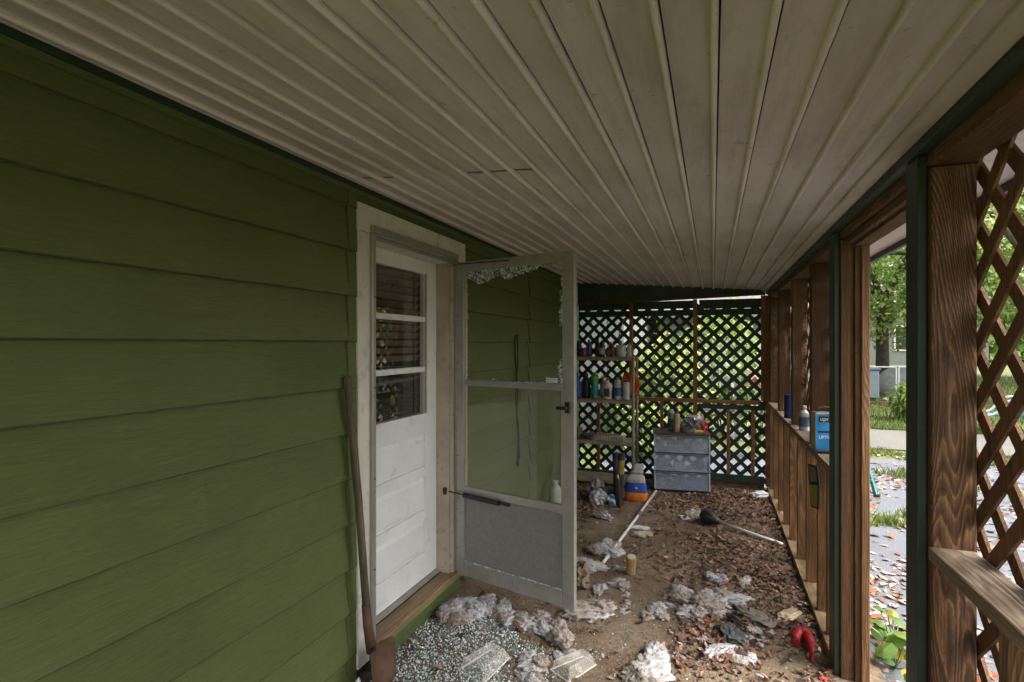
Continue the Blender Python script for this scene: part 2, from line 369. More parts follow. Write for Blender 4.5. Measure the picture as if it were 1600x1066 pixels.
# aluminium storm frame on the casing face
D('storm_frame', 'alu', XW+.0225, XW+.042, DY0-.030, DY0-.004, .14, 2.172, bevel=.003)
D('storm_frame', 'alu', XW+.005, XW+.032, DY0-.003, DY0+.012, .14, 2.160, bevel=.003)
D('storm_frame', 'alu', XW+.0245, XW+.046, DY0-.029, DY1+.034, 2.173, 2.208, bevel=.003)
D('storm_frame', 'alu', XW+.005, XW+.026, DY0+.013, DY1-.001, 2.146, 2.164, bevel=.002)
D('storm_frame', 'jamb', XW+.005, XW+.030, DY1-.016, DY1+.002, .14, 2.145, bevel=.003)
D('storm_frame', 'alu', XW+.0225, XW+.043, DY1+.004, DY1+.036, .14, 2.172, bevel=.003)
for z in (.5, .95, 1.4, 1.85): D('screw', 'black', XW+.0415, XW+.0445, DY0-.020, DY0-.012, z, z+.008, bevel=0)
# leaf
LX0, LX1 = -1.745, -1.700; ly0, ly1, wy0, wy1 = DY0+.022, DY1-.022, 2.385, 2.955
zs = {'b': .150, 't': 2.144}
leaf = D('door_leaf', 'white', LX0, LX1, ly0, wy0, zs['b'], zs['t'])
D('stile', 'white', LX0, LX1, wy1, ly1, zs['b'], zs['t'])
for a, b in ((zs['b'], .310), (.515, .577), (.784, .850), (1.052, 1.185), (2.062, zs['t'])): D('rail', 'white', LX0, LX1-.0005, wy0+.0005, wy1-.0005, a, b)
for a, b in ((.310, .515), (.577, .784), (.850, 1.052)):
    D('panel', 'white', LX0+.008, LX1-.016, wy0+.0005, wy1-.0005, a+.0005, b-.0005, bevel=0)
    x0, x1 = LX1-.0155-XW, LX1-.006-XW; ya, yb = wy0+.006-DY0, wy1-.006-DY0; q = .022
    MB().add([(x0,ya,a+.006),(x0,yb,a+.006),(x0,yb,b-.006),(x0,ya,b-.006),(x1,ya+q,a+.006+q),(x1,yb-q,a+.006+q),(x1,yb-q,b-.006-q),(x1,ya+q,b-.006-q)],
             [(4,5,6,7),(0,1,5,4),(1,2,6,5),(2,3,7,6),(3,0,4,7)]).build('raised_field', 'white', ed)
for z in (1.462, 1.776): D('muntin', 'white', LX0+.005, LX1-.003, wy0+.0005, wy1-.0005, z-.017, z+.017, bevel=.005)
for a, b in ((1.186, 1.444), (1.480, 1.758), (1.794, 2.061)): D('pane', 'doorglass', -1.727, -1.724, wy0+.001, wy1-.001, a, b, bevel=0)
D('door_bead', 'jamb', LX1, LX1+.008, wy1-.010, wy1, 1.186, 2.061)
D('threshold', 'alu', -1.735, -1.672, DY0+.021, DY1-.021, .128, .146, bevel=.004)
D('sill_board', 'pale_wood', -1.671, XW+.046, DY0-.018, DY1+.07, .082, .128, bevel=.006)
D('riser', 'green', XW-.004, XW+.028, DY0-.03, DY1+.08, .001, .081)
D('riser_face', col((.065,.10,.03), .6), XW+.0285, XW+.034, DY0-.03, DY1+.075, .001, .078, bevel=.001)

wb = thing('window_blind', 'brown slatted blind hanging behind the white door window', 'blind', (-1.765, 2.67, 2.12))
for k in range(21):
    z = -.035-.046*k; tilt = R(38+rnd(-5, 5)); sag = 0
    if k > 12: tilt = R(rnd(5, 40)); sag = rnd(-.05, .05)
    hh = .026; dx, dz = math.cos(tilt)*hh, math.sin(tilt)*hh
    MB().prism([(-dx,-.30,-dz+z-sag*.3),(dx,-.30,dz+z-sag*.3),(dx,.30,dz+z+sag*.3),(-dx,.30,-dz+z+sag*.3)], (.0022,0,.001)).build('slat', 'blind', wb)
for y in (-.2, .22): MB().tube([(.02,y,0),(.02,y,-1.0)], .002, 5).build('cord', 'blind', wb)
B('headrail', 'blind', wb, -.025, .025, -.31, .31, -.02, .02)

# ---- storm door
sdr = thing('storm_door', 'open aluminium storm door with shattered upper glass and grey kick panel', 'door', (XW+.046, DY1+.012, 0), math.atan2(-.205, .838))
W_, ZB, ZT = .862, .125, 2.150
def S(name, mat, x0, x1, z0, z1, y0=-.016, y1=.016, bevel=.004, par=sdr): return MB().box(x0, x1, y0, y1, z0, z1).build(name, mat, par, bevel=bevel)
S('hinge_stile', 'alu', .004, .068, ZB, ZT); S('latch_stile', 'alu', W_-.072, W_, ZB, ZT)
S('stile_edge', 'alu', W_-.005, W_+.0035, ZB+.004, ZT-.004, -.0155, .0155, .002)
S('top_rail', 'alu', .0685, W_-.0725, ZT-.062, ZT-.001); S('bottom_rail', 'alu', .0685, W_-.0725, ZB+.001, ZB+.098)
S('middle_rail', 'alu', .0685, W_-.0725, 1.355, 1.392, -.013, .013); S('lower_rail', 'alu', .0685, W_-.0725, .655, .705, -.014, .014)
S('glazing_bead', 'jamb', .0687, .080, 1.393, ZT-.063, -.010, .008, .002); S('glazing_bead', 'jamb', W_-.084, W_-.0727, .706, 1.354, -.010, .008, .002)
S('glazing_bead', 'jamb', .0687, .080, .706, 1.354, -.010, .008, .002)
S('kick_panel', 'kick', .0685, W_-.0725, ZB+.099, .654, -.004, .004, 0)
S('pane', 'glass', .081, W_-.0845, .706, 1.3545, -.002, .002, 0)
S('hinge_strip', 'black', -.012, .003, ZB+.01, ZT-.01, -.006, .010, .001)
for z in (.3, .55, .62, .9, 1.2, 1.5, 1.8, 2.0): MB().lathe([(.005,-.001),(.004,.0015)], (0,0,0), 8).build('rivet', 'black', sdr).matrix_local = Matrix.Translation((.018, -.0165, z)) @ Matrix.Rotation(R(90), 4, 'X')
# shattered remains of the upper pane: crumbs clinging round the edges
cr = MB()
GLC = [(.62,.70,.67),(.44,.52,.50),(.28,.34,.32),(.84,.88,.86),(.16,.19,.17),(.10,.11,.09),(.46,.54,.51)]  # crumb tones; the palest paint the glass sparkle into the colour
def crumb(m, x, y, z, s, flat=.6):
    mt = Matrix.Rotation(rnd(0, 6.28), 3, 'Z') @ Matrix.Rotation(rnd(0, 6.28), 3, 'X')
    p = [mt @ Vector((a*s*rnd(.5,1), b*s*rnd(.5,1), c*s*flat*rnd(.5,1))) for a in (-1,1) for b in (-1,1) for c in (-1,1)]
    m.add([q+Vector((x,y,z)) for q in p], [(0,1,3,2),(4,6,7,5),(0,4,5,1),(2,3,7,6),(0,2,6,4),(1,5,7,3)], random.choice(GLC))
ux0, ux1, uz0, uz1 = .076, W_-.070, 1.390, ZT-.060
def keep(x, z):
    n = noise.noise((x*13, z*13, 3.1))*.022+noise.noise((x*41, z*41, 1))*.012
    top = (.022 + .060*math.exp(-((x-.20)/.10)**2) + .045*math.exp(-((x-.42)/.13)**2)) * (1 if x < .60 else max(.12, 1-(x-.60)*9))
    if uz1-z < top+n: return True
    if ux1-x < .011+.030*math.exp(-((z-1.47)/.06)**2)+.012*math.exp(-((z-1.8)/.1)**2)+n*.9: return True
    if x-ux0 < .005+n*.5 : return True
    if z-uz0 < .004+(.035 if x > .67 else 0)+n*.5: return True
    return False
st = .0095; x = ux0
while x < ux1:
    z = uz0
    while z < uz1:
        if keep(x, z): 
            mt = Matrix.Rotation(rnd(0, 6.28), 3, 'Y') @ Matrix.Rotation(rnd(-.5, .5), 3, 'X'); s = st*.56
            p = [mt @ Vector((a*s*rnd(.7,1.1), b*.0022, c*s*rnd(.7,1.1))) for a in (-1,1) for b in (-1,1) for c in (-1,1)]
            cr.add([q+Vector((x+rnd(-.002,.002), rnd(-.001,.001), z+rnd(-.002,.002))) for q in p], [(0,1,3,2),(4,6,7,5),(0,4,5,1),(2,3,7,6),(0,2,6,4),(1,5,7,3)], random.choice(GLC))
        z += st
    x += st
for k in range(420): crumb(cr, rnd(.08, W_-.08), -.0155-rnd(-.002,.004), ZB+.102, rnd(.002,.0045))
stuff(cr.build('shattered_glass', 'crumb', sdr))
sk = S('warning_sticker', col((.75,.74,.70)), W_-.185, W_-.078, 1.397, 1.425, -.0055, -.0045, 0)
def text_mesh(body, size, mat, parent, mtx, name='lettering'):
    cu = bpy.data.curves.new('t', 'FONT'); cu.body = body; cu.size = size; cu.extrude = .0004
    ob = bpy.data.objects.new('t', cu); COL.objects.link(ob); dg = bpy.context.evaluated_depsgraph_get()
    me = bpy.data.meshes.new_from_object(ob.evaluated_get(dg)); bpy.data.objects.remove(ob)
    me.materials.clear(); me.materials.append(M[mat] if isinstance(mat, str) else mat)
    o = bpy.data.objects.new(name, me); COL.objects.link(o); o.parent = parent; o.matrix_local = mtx; return o
RX = Matrix.Rotation(R(90), 4, 'X')
blue_ink = col((.03,.05,.22))
MB().prism([(.013*math.cos(R(22.5+45*k)), 0, .013*math.sin(R(22.5+45*k))) for k in range(8)], (0,.0006,0)).build('octagon', blue_ink, sk).location = (W_-.098, -.0066, 1.411)
text_mesh('ADT', .011, col((.8,.8,.8)), sk, Matrix.Translation((W_-.1085, -.0070, 1.407)) @ RX)
text_mesh('PROTECTED BY', .0095, blue_ink, sk, Matrix.Translation((W_-.182, -.0062, 1.413)) @ RX)
text_mesh('SECURITY', .0095, blue_ink, sk, Matrix.Translation((W_-.182, -.0062, 1.401)) @ RX)
# latch, closer, wind chain
lt = MB().box(-.016,.016,-.026,-.0162,-.032,.032).build('latch_handle', 'black', sdr, bevel=.004); lt.location = (W_-.036, 0, 1.262)
MB().tube([(0,-.026,0),(0,-.048,0)], .008, 8).box(-.052,.012,-.062,-.048,-.010,.010).build('lever', 'black', lt, bevel=.004)
MB().box(-.014,.014,.0162,.026,-.03,.03).tube([(0,.026,0),(0,.05,0)], .008, 8).tube([(-.03,.05,0),(.022,.05,0)], .009, 8).build('inner_lever', 'black', lt)
cl = MB().tube([(.085,-.036,.655),(.36,-.034,.648)], .0155, 12).build('door_closer', 'black', sdr, smooth=False)
MB().tube([(-.055,-.040,.662),(.088,-.036,.655)], .0045, 6).build('closer_rod', 'rust', cl)
MB().box(.36,.43,-.03,-.0145,.638,.652).build('closer_bracket', 'black', cl)
MB().box(-.075,-.052,-.058,-.028,.640,.685).build('jamb_bracket', 'black', cl)
ch = []
for k in range(60):
    a = k*.9; u = k/59; ch.append((-.20+.24*u+0, -.060+.03*u+.006*math.cos(a), 2.118+.018*u+.006*math.sin(a)))
MB().tube(ch, .0016, 5).tube([(.04,-.03,2.136),(.42,-.019,2.128)], .0035, 6).build('wind_chain', 'black', sdr)

# ================================================================ ROOF AND CEILING
rf = MB().prism([(XW-.3,YF-.3,zc(XW-.3)+.05),(.95,YF-.3,zc(.95)+.05),(.95,YF-.3,zc(.95)+.16),(XW-.3,YF-.3,zc(XW-.3)+.16)], (0, YB+.75-YF, 0)).build('porch_roof', 'roof_far')
tag(rf, 'sloping porch roof with long dirty cream ceiling panels and raised ribs', 'roof')
ribs = [-1.526+.10915*k for k in range(20)]
edges = [XW+.026]+ribs+[.566]
for k in range(len(edges)-1):
    a, b = edges[k]+(.0125 if k else .0005), edges[k+1]-.0005
    joints = {0:[2.035], 1:[2.035], 2:[2.035], 6:[2.01], 7:[2.01], 8:[2.0], 5:[3.6], 11:[3.75], 13:[2.9], 16:[2.6]}.get(k, [])
    e = [YF]+joints+[YB]; dz = rnd(-.001, .001)
    for i, (y0, y1) in enumerate(zip(e[:-1], e[1:])):
        gap = .030 if k in (0,1,2,6,7,8) else .0012
        p0 = y0+(gap if i else 0); dzz = dz+(.002 if (i and gap > .005) else 0)
        c_ = (a+b)/2; u = (b-a)
        prof = [(a, zc(a)+.0005), (a+.5*u, zc(a+.5*u)), (b, zc(b)+.0005)]
        MB().prism([(x, p0, z+dzz) for x, z in prof]+[(b, p0, zc(b)+.0035+dzz), (a, p0, zc(a)+.0035+dzz)], (0, y1-p0, 0)).build('ceiling_panel', 'ceil', rf)
for x in ribs:
    pr = []
    for i in range(9):
        a = math.pi*i/8; pr.append((x-.0085*math.cos(a), zc(x)+.006-.020*math.sin(a)**.45))
    pts = [(q, z-.001) for q, z in pr]
    n = 24; vs_ = []; m = MB()
    for j in range(n+1):
        y = YF+(YB-YF)*j/n; wob = .0012*noise.noise((x*9, y*1.3, 5)); vs_ += [(q+wob, y, z+.8*wob) for q, z in pts]
    k = len(pts)
    m.add(vs_, [(j*k+i, j*k+i+1, (j+1)*k+i+1, (j+1)*k+i) for j in range(n) for i in range(k-1)]); m.build('rib', 'rib', rf)
for q in (XW+.030, XW+.052): MB().prism([(q,YF,zc(q)+.004),(q,YF,zc(q)-.008),(q+.010,YF,zc(q)-.008),(q+.010,YF,zc(q)+.004)], (0,YB-YF,0)).build('edge_channel', 'ceil', rf, bevel=.002)
MB().prism([(.545,YF,2.172),(.5795,YF,2.166),(.5795,YF,2.232),(.545,YF,2.232)], (0,YB-YF,0)).build('green_ceiling_trim', 'green', rf, bevel=.004)
MB().prism([(.50,YF,zc(.5)-.012),(.544,YF,2.196),(.544,YF,2.215),(.50,YF,zc(.5)+.002)], (0,YB-YF,0)).build('edge_channel', 'ceil', rf, bevel=.003)
MB().prism([(XO+.002,YF-.2,zc(.72)-.01),(.95,YF-.2,zc(.95)-.005),(.95,YF-.2,zc(.95)+.015),(XO+.002,YF-.2,zc(.72)+.01)], (0,YB+.5-YF,0)).build('eave_soffit', 'ceil', rf)
B('fascia_board', 'green', rf, .951, .972, YF-.3, YB+.45, 2.15, 2.36)
B('soffit_joint', 'black', rf, .78, .94, 2.86, 2.868, 2.181, 2.188)

# ================================================================ LATTICE HELPER
def clip(poly, u0, u1, v0, v1):
    def cut(p, f):
        o = []
        for i in range(len(p)):
            a, b = p[i], p[(i+1)%len(p)]; fa, fb = f(a), f(b)
            if fa >= 0: o.append(a)
            if (fa > 0 > fb) or (fa < 0 < fb):
                s = fa/(fa-fb); o.append((a[0]+(b[0]-a[0])*s, a[1]+(b[1]-a[1])*s))
        return o
    for f in (lambda q: q[0]-u0, lambda q: u1-q[0], lambda q: q[1]-v0, lambda q: v1-q[1]):
        if len(poly) < 3: return []
        poly = cut(poly, f)
    return poly
def lattice(parent, u0, u1, v0, v1, period, wd, mat, place, th=.008, phase=0, order=(1, -1)):
    """45 degree laths in two layers; place(u, v, depth) -> world point"""
    for layer, sgn in enumerate(order):
        lo, hi = (v0-u1, v1-u0) if sgn > 0 else (v0+u0, v1+u1)
        c = math.floor(lo/period)*period+phase
        while c < hi+period:
            hw_ = wd*math.sqrt(2)/2; cc = c+rnd(-.008, .008); L = 12; k = rnd(-.009, .009)
            q = [(-L, sgn*-L*(1+k)+cc-hw_), (L, sgn*L*(1+k)+cc-hw_), (L, sgn*L*(1+k)+cc+hw_), (-L, sgn*-L*(1+k)+cc+hw_)]
            p = clip(q, u0, u1, v0, v1)
            if len(p) >= 3:
                d0 = layer*(th+.0006)
                a = [Vector(place(u, v, d0)) for u, v in p]; dv = Vector(place(p[0][0], p[0][1], d0+th))-a[0]
                MB().prism(a, dv).build('lattice_strip', mat, parent)
            c += period

# ================================================================ SIDE WALL (far part)
sw = thing('side_wall', 'stained timber half wall with posts and lattice along the right of the porch', 'wall', (0,0,0))
B('top_beam', 'wood_y', sw, XR, XO, 3.14, 6.507, 2.128, 2.21, bevel=.003)
B('bottom_plate', 'pale_wood', sw, XR-.022, XO, 3.136, 6.507, .001, .042, bevel=.004)
B('sill_rail', 'dusty_wood', sw, XR-.018, XO+.005, 3.135, YB-.12, .948, .988, bevel=.004)
MB().box(.5795, XO, 6.508, 6.60, .001, 2.22).build('corner_post', 'wood_z', sw, bevel=.003)
for y in (3.80, 4.66, 5.58, 6.38): MB().box(XR+.002, XO-.008, y, y+.085, .989, 2.127).build('post', 'wood_z', sw, bevel=.004)
for y in (3.30, 3.58, 3.985, 4.39, 4.80, 5.20, 5.60, 6.02, 6.40): MB().box(XR, XO-.003, y, y+.038, .043, .947).build('stud', 'stud_z', sw, bevel=.003)
lattice(sw, 3.14, YB, .02, 2.15, .172, .043, 'lath', lambda u, v, d: (XO+.006+d, u, v), .008, 0, (-1, 1))

# ---- doorway
dw = thing('doorway_frame', 'open doorway framed in brown timber and green trim on the right', 'doorway', (XR, 2.5, 0))
def W(name, mat, *a, bevel=.003): return MB().box(a[0]-XR, a[1]-XR, a[2]-2.5, a[3]-2.5, a[4], a[5]).build(name, mat, dw, bevel=bevel)
W('green_trim', 'green', .556, .5795, 2.99, 3.118, .001, 2.165); W('green_trim', 'green', .556, .5795, 1.862, 1.962, .001, 2.165)
W('jamb_board', 'wood_z', XR, .612, 2.968, 3.135, .001, 2.127); W('jamb_board', 'stud_z', .6125, .636, 2.985, 3.135, .001, 2.127)
W('jamb_board', 'wood_z', .6365, .660, 2.960, 3.135, .001, 2.127); W('jamb_board', 'stud_z', .6605, .694, 2.945, 3.135, .001, 2.127)
W('door_stop', 'wood_z', XR+.001, .607, 1.963, 2.006, .001, 2.127); W('jamb_board', 'wood_z', XR+.003, .688, 1.925, 1.962, .001, 2.127)
W('header', 'wood_y', XR, .625, 1.82, 3.14, 2.132, 2.205); W('header', 'wood_y', .626, .694, 2.011, 2.944, 2.085, 2.20); W('header', 'wood_y', .60, .6255, 2.011, 2.958, 2.10, 2.131)
W('header', 'wood_y', .626, .694, 1.82, 2.0105, 2.13, 2.20); W('header', 'wood_y', .626, .694, 2.9445, 3.14, 2.13, 2.20)

# ---- near lattice section
nw = thing('near_side_wall', 'knotty brown post with dusty sill and open lattice nearest the camera', 'wall', (0,0,0))
B('post', 'wood_z', nw, XR+.004, XO, 1.845, 1.9245, .001, 2.127, bevel=.004)
B('post', 'wood_z', nw, XR+.004, XO, -.2, -.12, .001, 2.127, bevel=.004)
B('top_beam', 'wood_y', nw, XR, XO, YF, 1.8195, 2.128, 2.205, bevel=.004)
B('sill_rail', 'dusty_wood', nw, XR-.006, XO-.004, YF, 1.842, 1.005, 1.043, bevel=.006)
for y in (1.43, .95, .4): B('stud', 'stud_z', nw, XR+.006, XO-.003, y, y+.04, .043, 1.004, bevel=.003)
B('bottom_plate', 'pale_wood', nw, XR-.01, XO, YF, 1.842, .001, .042, bevel=.004)
lattice(nw, YF, 1.93, .02, 2.16, .172, .043, 'lath', lambda u, v, d: (XO+.006+d, u, v), .009, .05, (-1, 1))

# ================================================================ BACK LATTICE WALL
bw = thing('back_lattice_wall', 'dark green lattice wall with brown studs at the far end of the porch', 'wall', (0,0,0))
XL = XW+.03
lattice(bw, XL, XR-.02, .06, 2.13, .1455, .043, 'green_lath', lambda u, v, d: (u, YB+.012+d, v))
MB().add([(XL,YB-.03,2.115),(XR-.04,YB-.03,2.178),(XR-.04,YB-.03,zc(XR-.04)),(XL,YB-.03,zc(XL)),(XL,YB+.01,2.115),(XR-.04,YB+.01,2.178),(XR-.04,YB+.01,zc(XR-.04)),(XL,YB+.01,zc(XL))],
         [(0,1,2,3),(7,6,5,4),(0,4,5,1),(3,2,6,7),(0,3,7,4),(1,5,6,2)]).build('header_board', 'green', bw)
MB().prism([(XL,YB-.058,2.100),(XR-.04,YB-.058,2.163),(XR-.04,YB-.058,2.188),(XL,YB-.058,2.128)], (0,.027,0)).build('header_strip', 'wood_x', bw, bevel=.002)
B('outer_board', 'green', bw, XL, -.19, YB+.032, YB+.05, 2.04, 2.13); B('outer_board', 'green', bw, XL, XR, YB+.032, YB+.05, 1.955, 2.025)
B('outer_board', 'green', bw, -.15, XR, YB+.034, YB+.05, 2.03, 2.135)
for x in (-.945, -.215, .50): B('stud', 'back_stud', bw, x, x+.044, YB-.028, YB+.011, .99 if x != -.215 else .66, 2.098+.03*(x+1.6), bevel=.002)
B('corner_post', 'back_stud', bw, .545, .5785, YB-.055, YB+.012, .05, 2.16, bevel=.003)
B('middle_rail', 'back_rail', bw, -.90, .498, YB-.034, YB+.010, .945, .988, bevel=.003)
B('middle_rail', 'back_rail', bw, XL, -.947, YB-.034, YB+.010, .950, .985, bevel=.003)
B('green_rail', 'green_lath', bw, -.16, .54, YB-.045, YB-.029, .885, .935, bevel=.003)
for x in (-1.34, -.585, .145, .40): B('stud', 'back_stud', bw, x, x+.036, YB-.026, YB+.011, .08, .949 if x < .1 else .884, bevel=.002)
B('bottom_plate', 'wood_x', bw, XL, .53, YB-.04, YB+.011, .012, .075, bevel=.003)
B('green_kickboard', 'green_lath', bw, -.10, .53, YB-.056, YB-.041, .075, .155, bevel=.003)

# ================================================================ THINGS ON THE PORCH
# ---- shovel
shv = thing('shovel', 'old long-handled shovel with rusty blade leaning beside the white door casing', 'shovel', (-1.50, 2.10, 0))
top, soc = Vector((-.072, -.083, 1.465)), Vector((-.018, -.005, .30))
MB().tube([top+(top-soc).normalized()*.008, top, top*.5+soc*.5+Vector((.004,.003,0)), soc], [.014, .019, .018, .0185], 12).build('handle', 'handle', shv, smooth=True)
MB().tube([soc+(top-soc).normalized()*.10, soc, (-.006,.012,.17)], [.0205, .022, .026], 12).build('socket', 'rust', shv, smooth=True)
bl = MB(); nb = 10; rows = [(.205, .050, .0), (.20, .092, .0), (.15, .100, .008), (.08, .098, .014), (.03, .086, .018), (.004, .060, .021)]
vs_ = []
for z, hw_, off in rows:
    for i in range(nb+1):
        u = -1+2*i/nb; vs_.append((.010+off+.030*(u*u)+.02*(.2-z), .026+u*hw_*.98, z))
bl.add(vs_, [(j*(nb+1)+i, j*(nb+1)+i+1, (j+1)*(nb+1)+i+1, (j+1)*(nb+1)+i) for j in range(len(rows)-1) for i in range(nb)])
b_ = bl.build('blade', 'rust', shv, smooth=True); sm = b_.modifiers.new('solid', 'SOLIDIFY'); sm.thickness = .003

# ---- power cord hanging on the wall
cx = XW+.024; pth = [(cx,4.33,.60),(cx+.004,4.335,.80),(cx,4.315,1.0),(cx,4.33,1.22),(cx,4.275,1.50),(cx,4.268,1.66),(cx+.004,4.295,1.70),(cx,4.325,1.66),(cx,4.33,1.45),(cx,4.285,1.25),(cx+.006,4.275,1.10),(cx+.006,4.31,.98),(cx+.006,4.34,.86),(cx+.006,4.36,.62)]
def smooth_path(p, n=6):
    out = []
    for i in range(len(p)-1):
        p0, p1, p2, p3 = (Vector(p[max(i-1,0)]), Vector(p[i]), Vector(p[i+1]), Vector(p[min(i+2,len(p)-1)]))
        for k in range(n):
            t = k/n; out.append(.5*((2*p1)+(p2-p0)*t+(2*p0-5*p1+4*p2-p3)*t*t+(3*p1-p0-3*p2+p3)*t**3))
    return out+[Vector(p[-1])]
pc = thing('power_cord', 'looped black power cord hung on the green siding behind the storm door', 'cord', (cx, 4.3, 1.7))
o = MB().tube([q-Vector((cx,4.3,1.7)) for q in smooth_path(pth)], .0065, 6).build('cable', 'black', pc, smooth=True)
MB().box(-.012,.012,.018,.045,-1.14,-1.09).build('plug', 'black', pc, bevel=.004); MB().tube([(-.026,.0,-.012),(.02,0,-.006)], .004, 6).build('nail', 'rust', pc)

# ---- bottles and tins
def bottle(name, label, loc, r, h, body, cap=None, band=None, shape='bottle', group=None, cat='bottle', rot=None, mug=False):
    t = thing(name, label, cat, loc, 0, group, rot)
    if shape == 'bottle': prof = [(r*.92,0),(r,.012),(r,h*.62),(r*.9,h*.72),(r*.42,h*.84),(r*.38,h*.90)]; zc0, rc, hc = h*.90, r*.46, h*.10
    elif shape == 'can': prof = [(r*.94,0),(r,.006),(r,h*.86),(r*.72,h*.90),(r*.68,h*.905)]; zc0, rc, hc = h*.905, r*.66, h*.095
    else: prof = [(r*.94,0),(r,.006),(r,h*.90),(r*1.03,h*.905),(r*1.03,h*.985),(r*.9,h)]; zc0 = None
    bo = MB().lathe(prof, n=18, sy=.8 if shape == 'bottle' else 1).build('body', body if isinstance(body, str) else col(body), t, smooth=False)
    if cap and zc0: MB().lathe([(rc,0),(rc,hc*.85),(rc*.85,hc)], (0,0,zc0+.0005), 14).build('cap', col(cap), t)
    if band:
        MB().lathe([(r*1.006,h*.16),(r*1.006,h*.55)], n=18, sy=.8 if shape == 'bottle' else 1).build('label_band', col(band), t)
    return t
Z1, Z2, Z3 = 1.474, .985, .512
bottle('bottle', 'dark blue bottle at the far left of the top shelf', (-1.50,6.22,Z1), .04, .19, (.02,.03,.12), (.02,.02,.06))
bottle('plastic_tub', 'squat purple and red tub on the top shelf', (-1.43,6.16,Z1), .052, .105, (.12,.02,.09), None, (.22,.03,.05), 'jar', cat='tub')
bottle('bottle', 'blue bottle standing behind the purple tub on the top shelf', (-1.385,6.27,Z1), .036, .20, (.05,.10,.32), (.04,.06,.2))
bottle('bottle', 'amber bottle with white label in the middle of the top shelf', (-1.215,6.2,Z1), .036, .19, (.06,.035,.03), (.10,.06,.05), (.5,.5,.5))
bottle('small_jar', 'small brown jar between amber bottle and white tin', (-1.145,6.19,Z1), .022, .075, (.12,.06,.05), None, None, 'jar', cat='jar')
bottle('small_jar', 'small pale jar just left of the white tin', (-1.085,6.2,Z1), .022, .082, (.28,.24,.22), None, None, 'jar', cat='jar')
bottle('paint_tin', 'white paint tin with bare sides on the top shelf', (-.995,6.19,Z1), .056, .135, (.52,.53,.48), None, None, 'jar', cat='tin')
bottle('small_jar', 'white jar with green lid at the right end of top shelf', (-.905,6.24,Z1), .028, .15, (.48,.5,.42), (.05,.18,.07), None, 'can', cat='jar')
bottle('bottle', 'brown bottle at the back of the top shelf', (-1.29,6.31,Z1), .034, .21, (.09,.05,.03), (.05,.05,.05))
bottle('spray_can', 'red spray can at the back of the top shelf', (-1.13,6.31,Z1), .03, .17, (.30,.03,.03), (.5,.5,.48), (.4,.36,.3), 'can', cat='spray can')
bottle('bottle', 'grey bottle at the back left of the middle shelf', (-1.455,6.31,Z2), .038, .27, (.20,.21,.22), (.05,.05,.05), (.34,.30,.10))
bottle('bottle', 'pink bottle behind the spray can on the middle shelf', (-1.225,6.31,Z2), .038, .26, (.40,.12,.18), (.5,.48,.45), (.42,.40,.36))
bottle('spray_can', 'dark red spray can behind the slim white bottle', (-1.085,6.31,Z2), .031, .23, (.22,.02,.03), (.1,.02,.02), None, 'can', cat='spray can')
bottle('tin', 'rusty tin at the left end of the third shelf', (-1.50,6.2,Z3), .05, .12, (.16,.09,.05), None, (.2,.16,.1), 'jar', cat='tin')
sp = thing('hose_wand', 'thin curved pink and grey wand arching above the white tin', 'wand', (-1.0,6.22,Z1))
MB().tube(smooth_path([(0,0,.137),(-.02,0,.24),(.005,0,.36),(.04,.01,.43),(.09,.01,.435),(.125,.01,.39),(.128,.01,.22),(.115,.01,.02)]), .007, 7).build('tube', col((.30,.22,.18)), sp, smooth=True)
MB().lathe([(.026,.002),(.02,.03),(.008,.05)], (0,-.0,.136), 10).build('nozzle', col((.5,.36,.34)), sp)
bottle('bottle', 'bright blue bottle with magenta base at the left of the middle shelf', (-1.51,6.18,Z2), .042, .30, (.03,.12,.42), (.03,.10,.34), None, 'bottle')
bottle('bottle', 'black bottle with red cap on the middle shelf', (-1.405,6.22,Z2), .048, .29, (.014,.02,.025), (.30,.03,.03))
bottle('spray_can', 'green spray can with teal label on the middle shelf', (-1.295,6.17,Z2), .044, .305, (.07,.32,.09), (.12,.42,.06), (.05,.30,.30), 'can', cat='spray can')
b4 = bottle('bottle', 'white square bottle with dark label and red cap on the middle shelf', (-1.145,6.15,Z2), .05, .24, (.62,.62,.6), (.42,.05,.05))
MB().box(-.034,.034,-.0425,-.0405,.03,.125).build('front_label', col((.05,.035,.03)), b4)
bottle('bottle', 'slim white and blue bottle with green cap on the middle shelf', (-1.03,6.17,Z2), .035, .245, (.55,.6,.62), (.1,.36,.08), (.03,.12,.42), 'can')
bottle('bottle', 'white cylinder with black lid at the right of the middle shelf', (-.935,6.18,Z2), .038, .22, (.56,.56,.52), (.03,.03,.03), None, 'can', cat='bottle')

def crumple(seed, n=3, amp=.35, f=2.2, flat=.6, sc_=(1,1,1)):
    bm = bmesh.new(); bmesh.ops.create_icosphere(bm, subdivisions=n, radius=1); m = MB()
    off = Vector((seed*3.7, seed*1.3, seed*9.1))
    for v in bm.verts:
        p = v.co.copy(); k = 1+amp*(noise.noise(p*f+off)*1.2+abs(noise.noise(p*f*2.3+off))*.7-.25)
        v.co = Vector((p.x*k*sc_[0], p.y*k*sc_[1], max(-.75, p.z*k)*flat*sc_[2]))
    zm = min(v.co.z for v in bm.verts)
    m.add([(v.co.x, v.co.y, v.co.z-zm) for v in bm.verts], [tuple(v.index for v in f_.verts) for f_ in bm.faces]); bm.free(); return m
def lump(name, label, cat, mat, loc, s, seed, rz=0, sc_=(1,1,1), flat=.6, amp=.45, f=2.2, group=None, smooth=False):
    o = crumple(seed, 3, amp, f, flat, sc_).build(name, mat, smooth=smooth); o.location = loc; o.scale = (s,s,s); o.rotation_euler = (0,0,rz)
    return tag(o, label, cat, group)
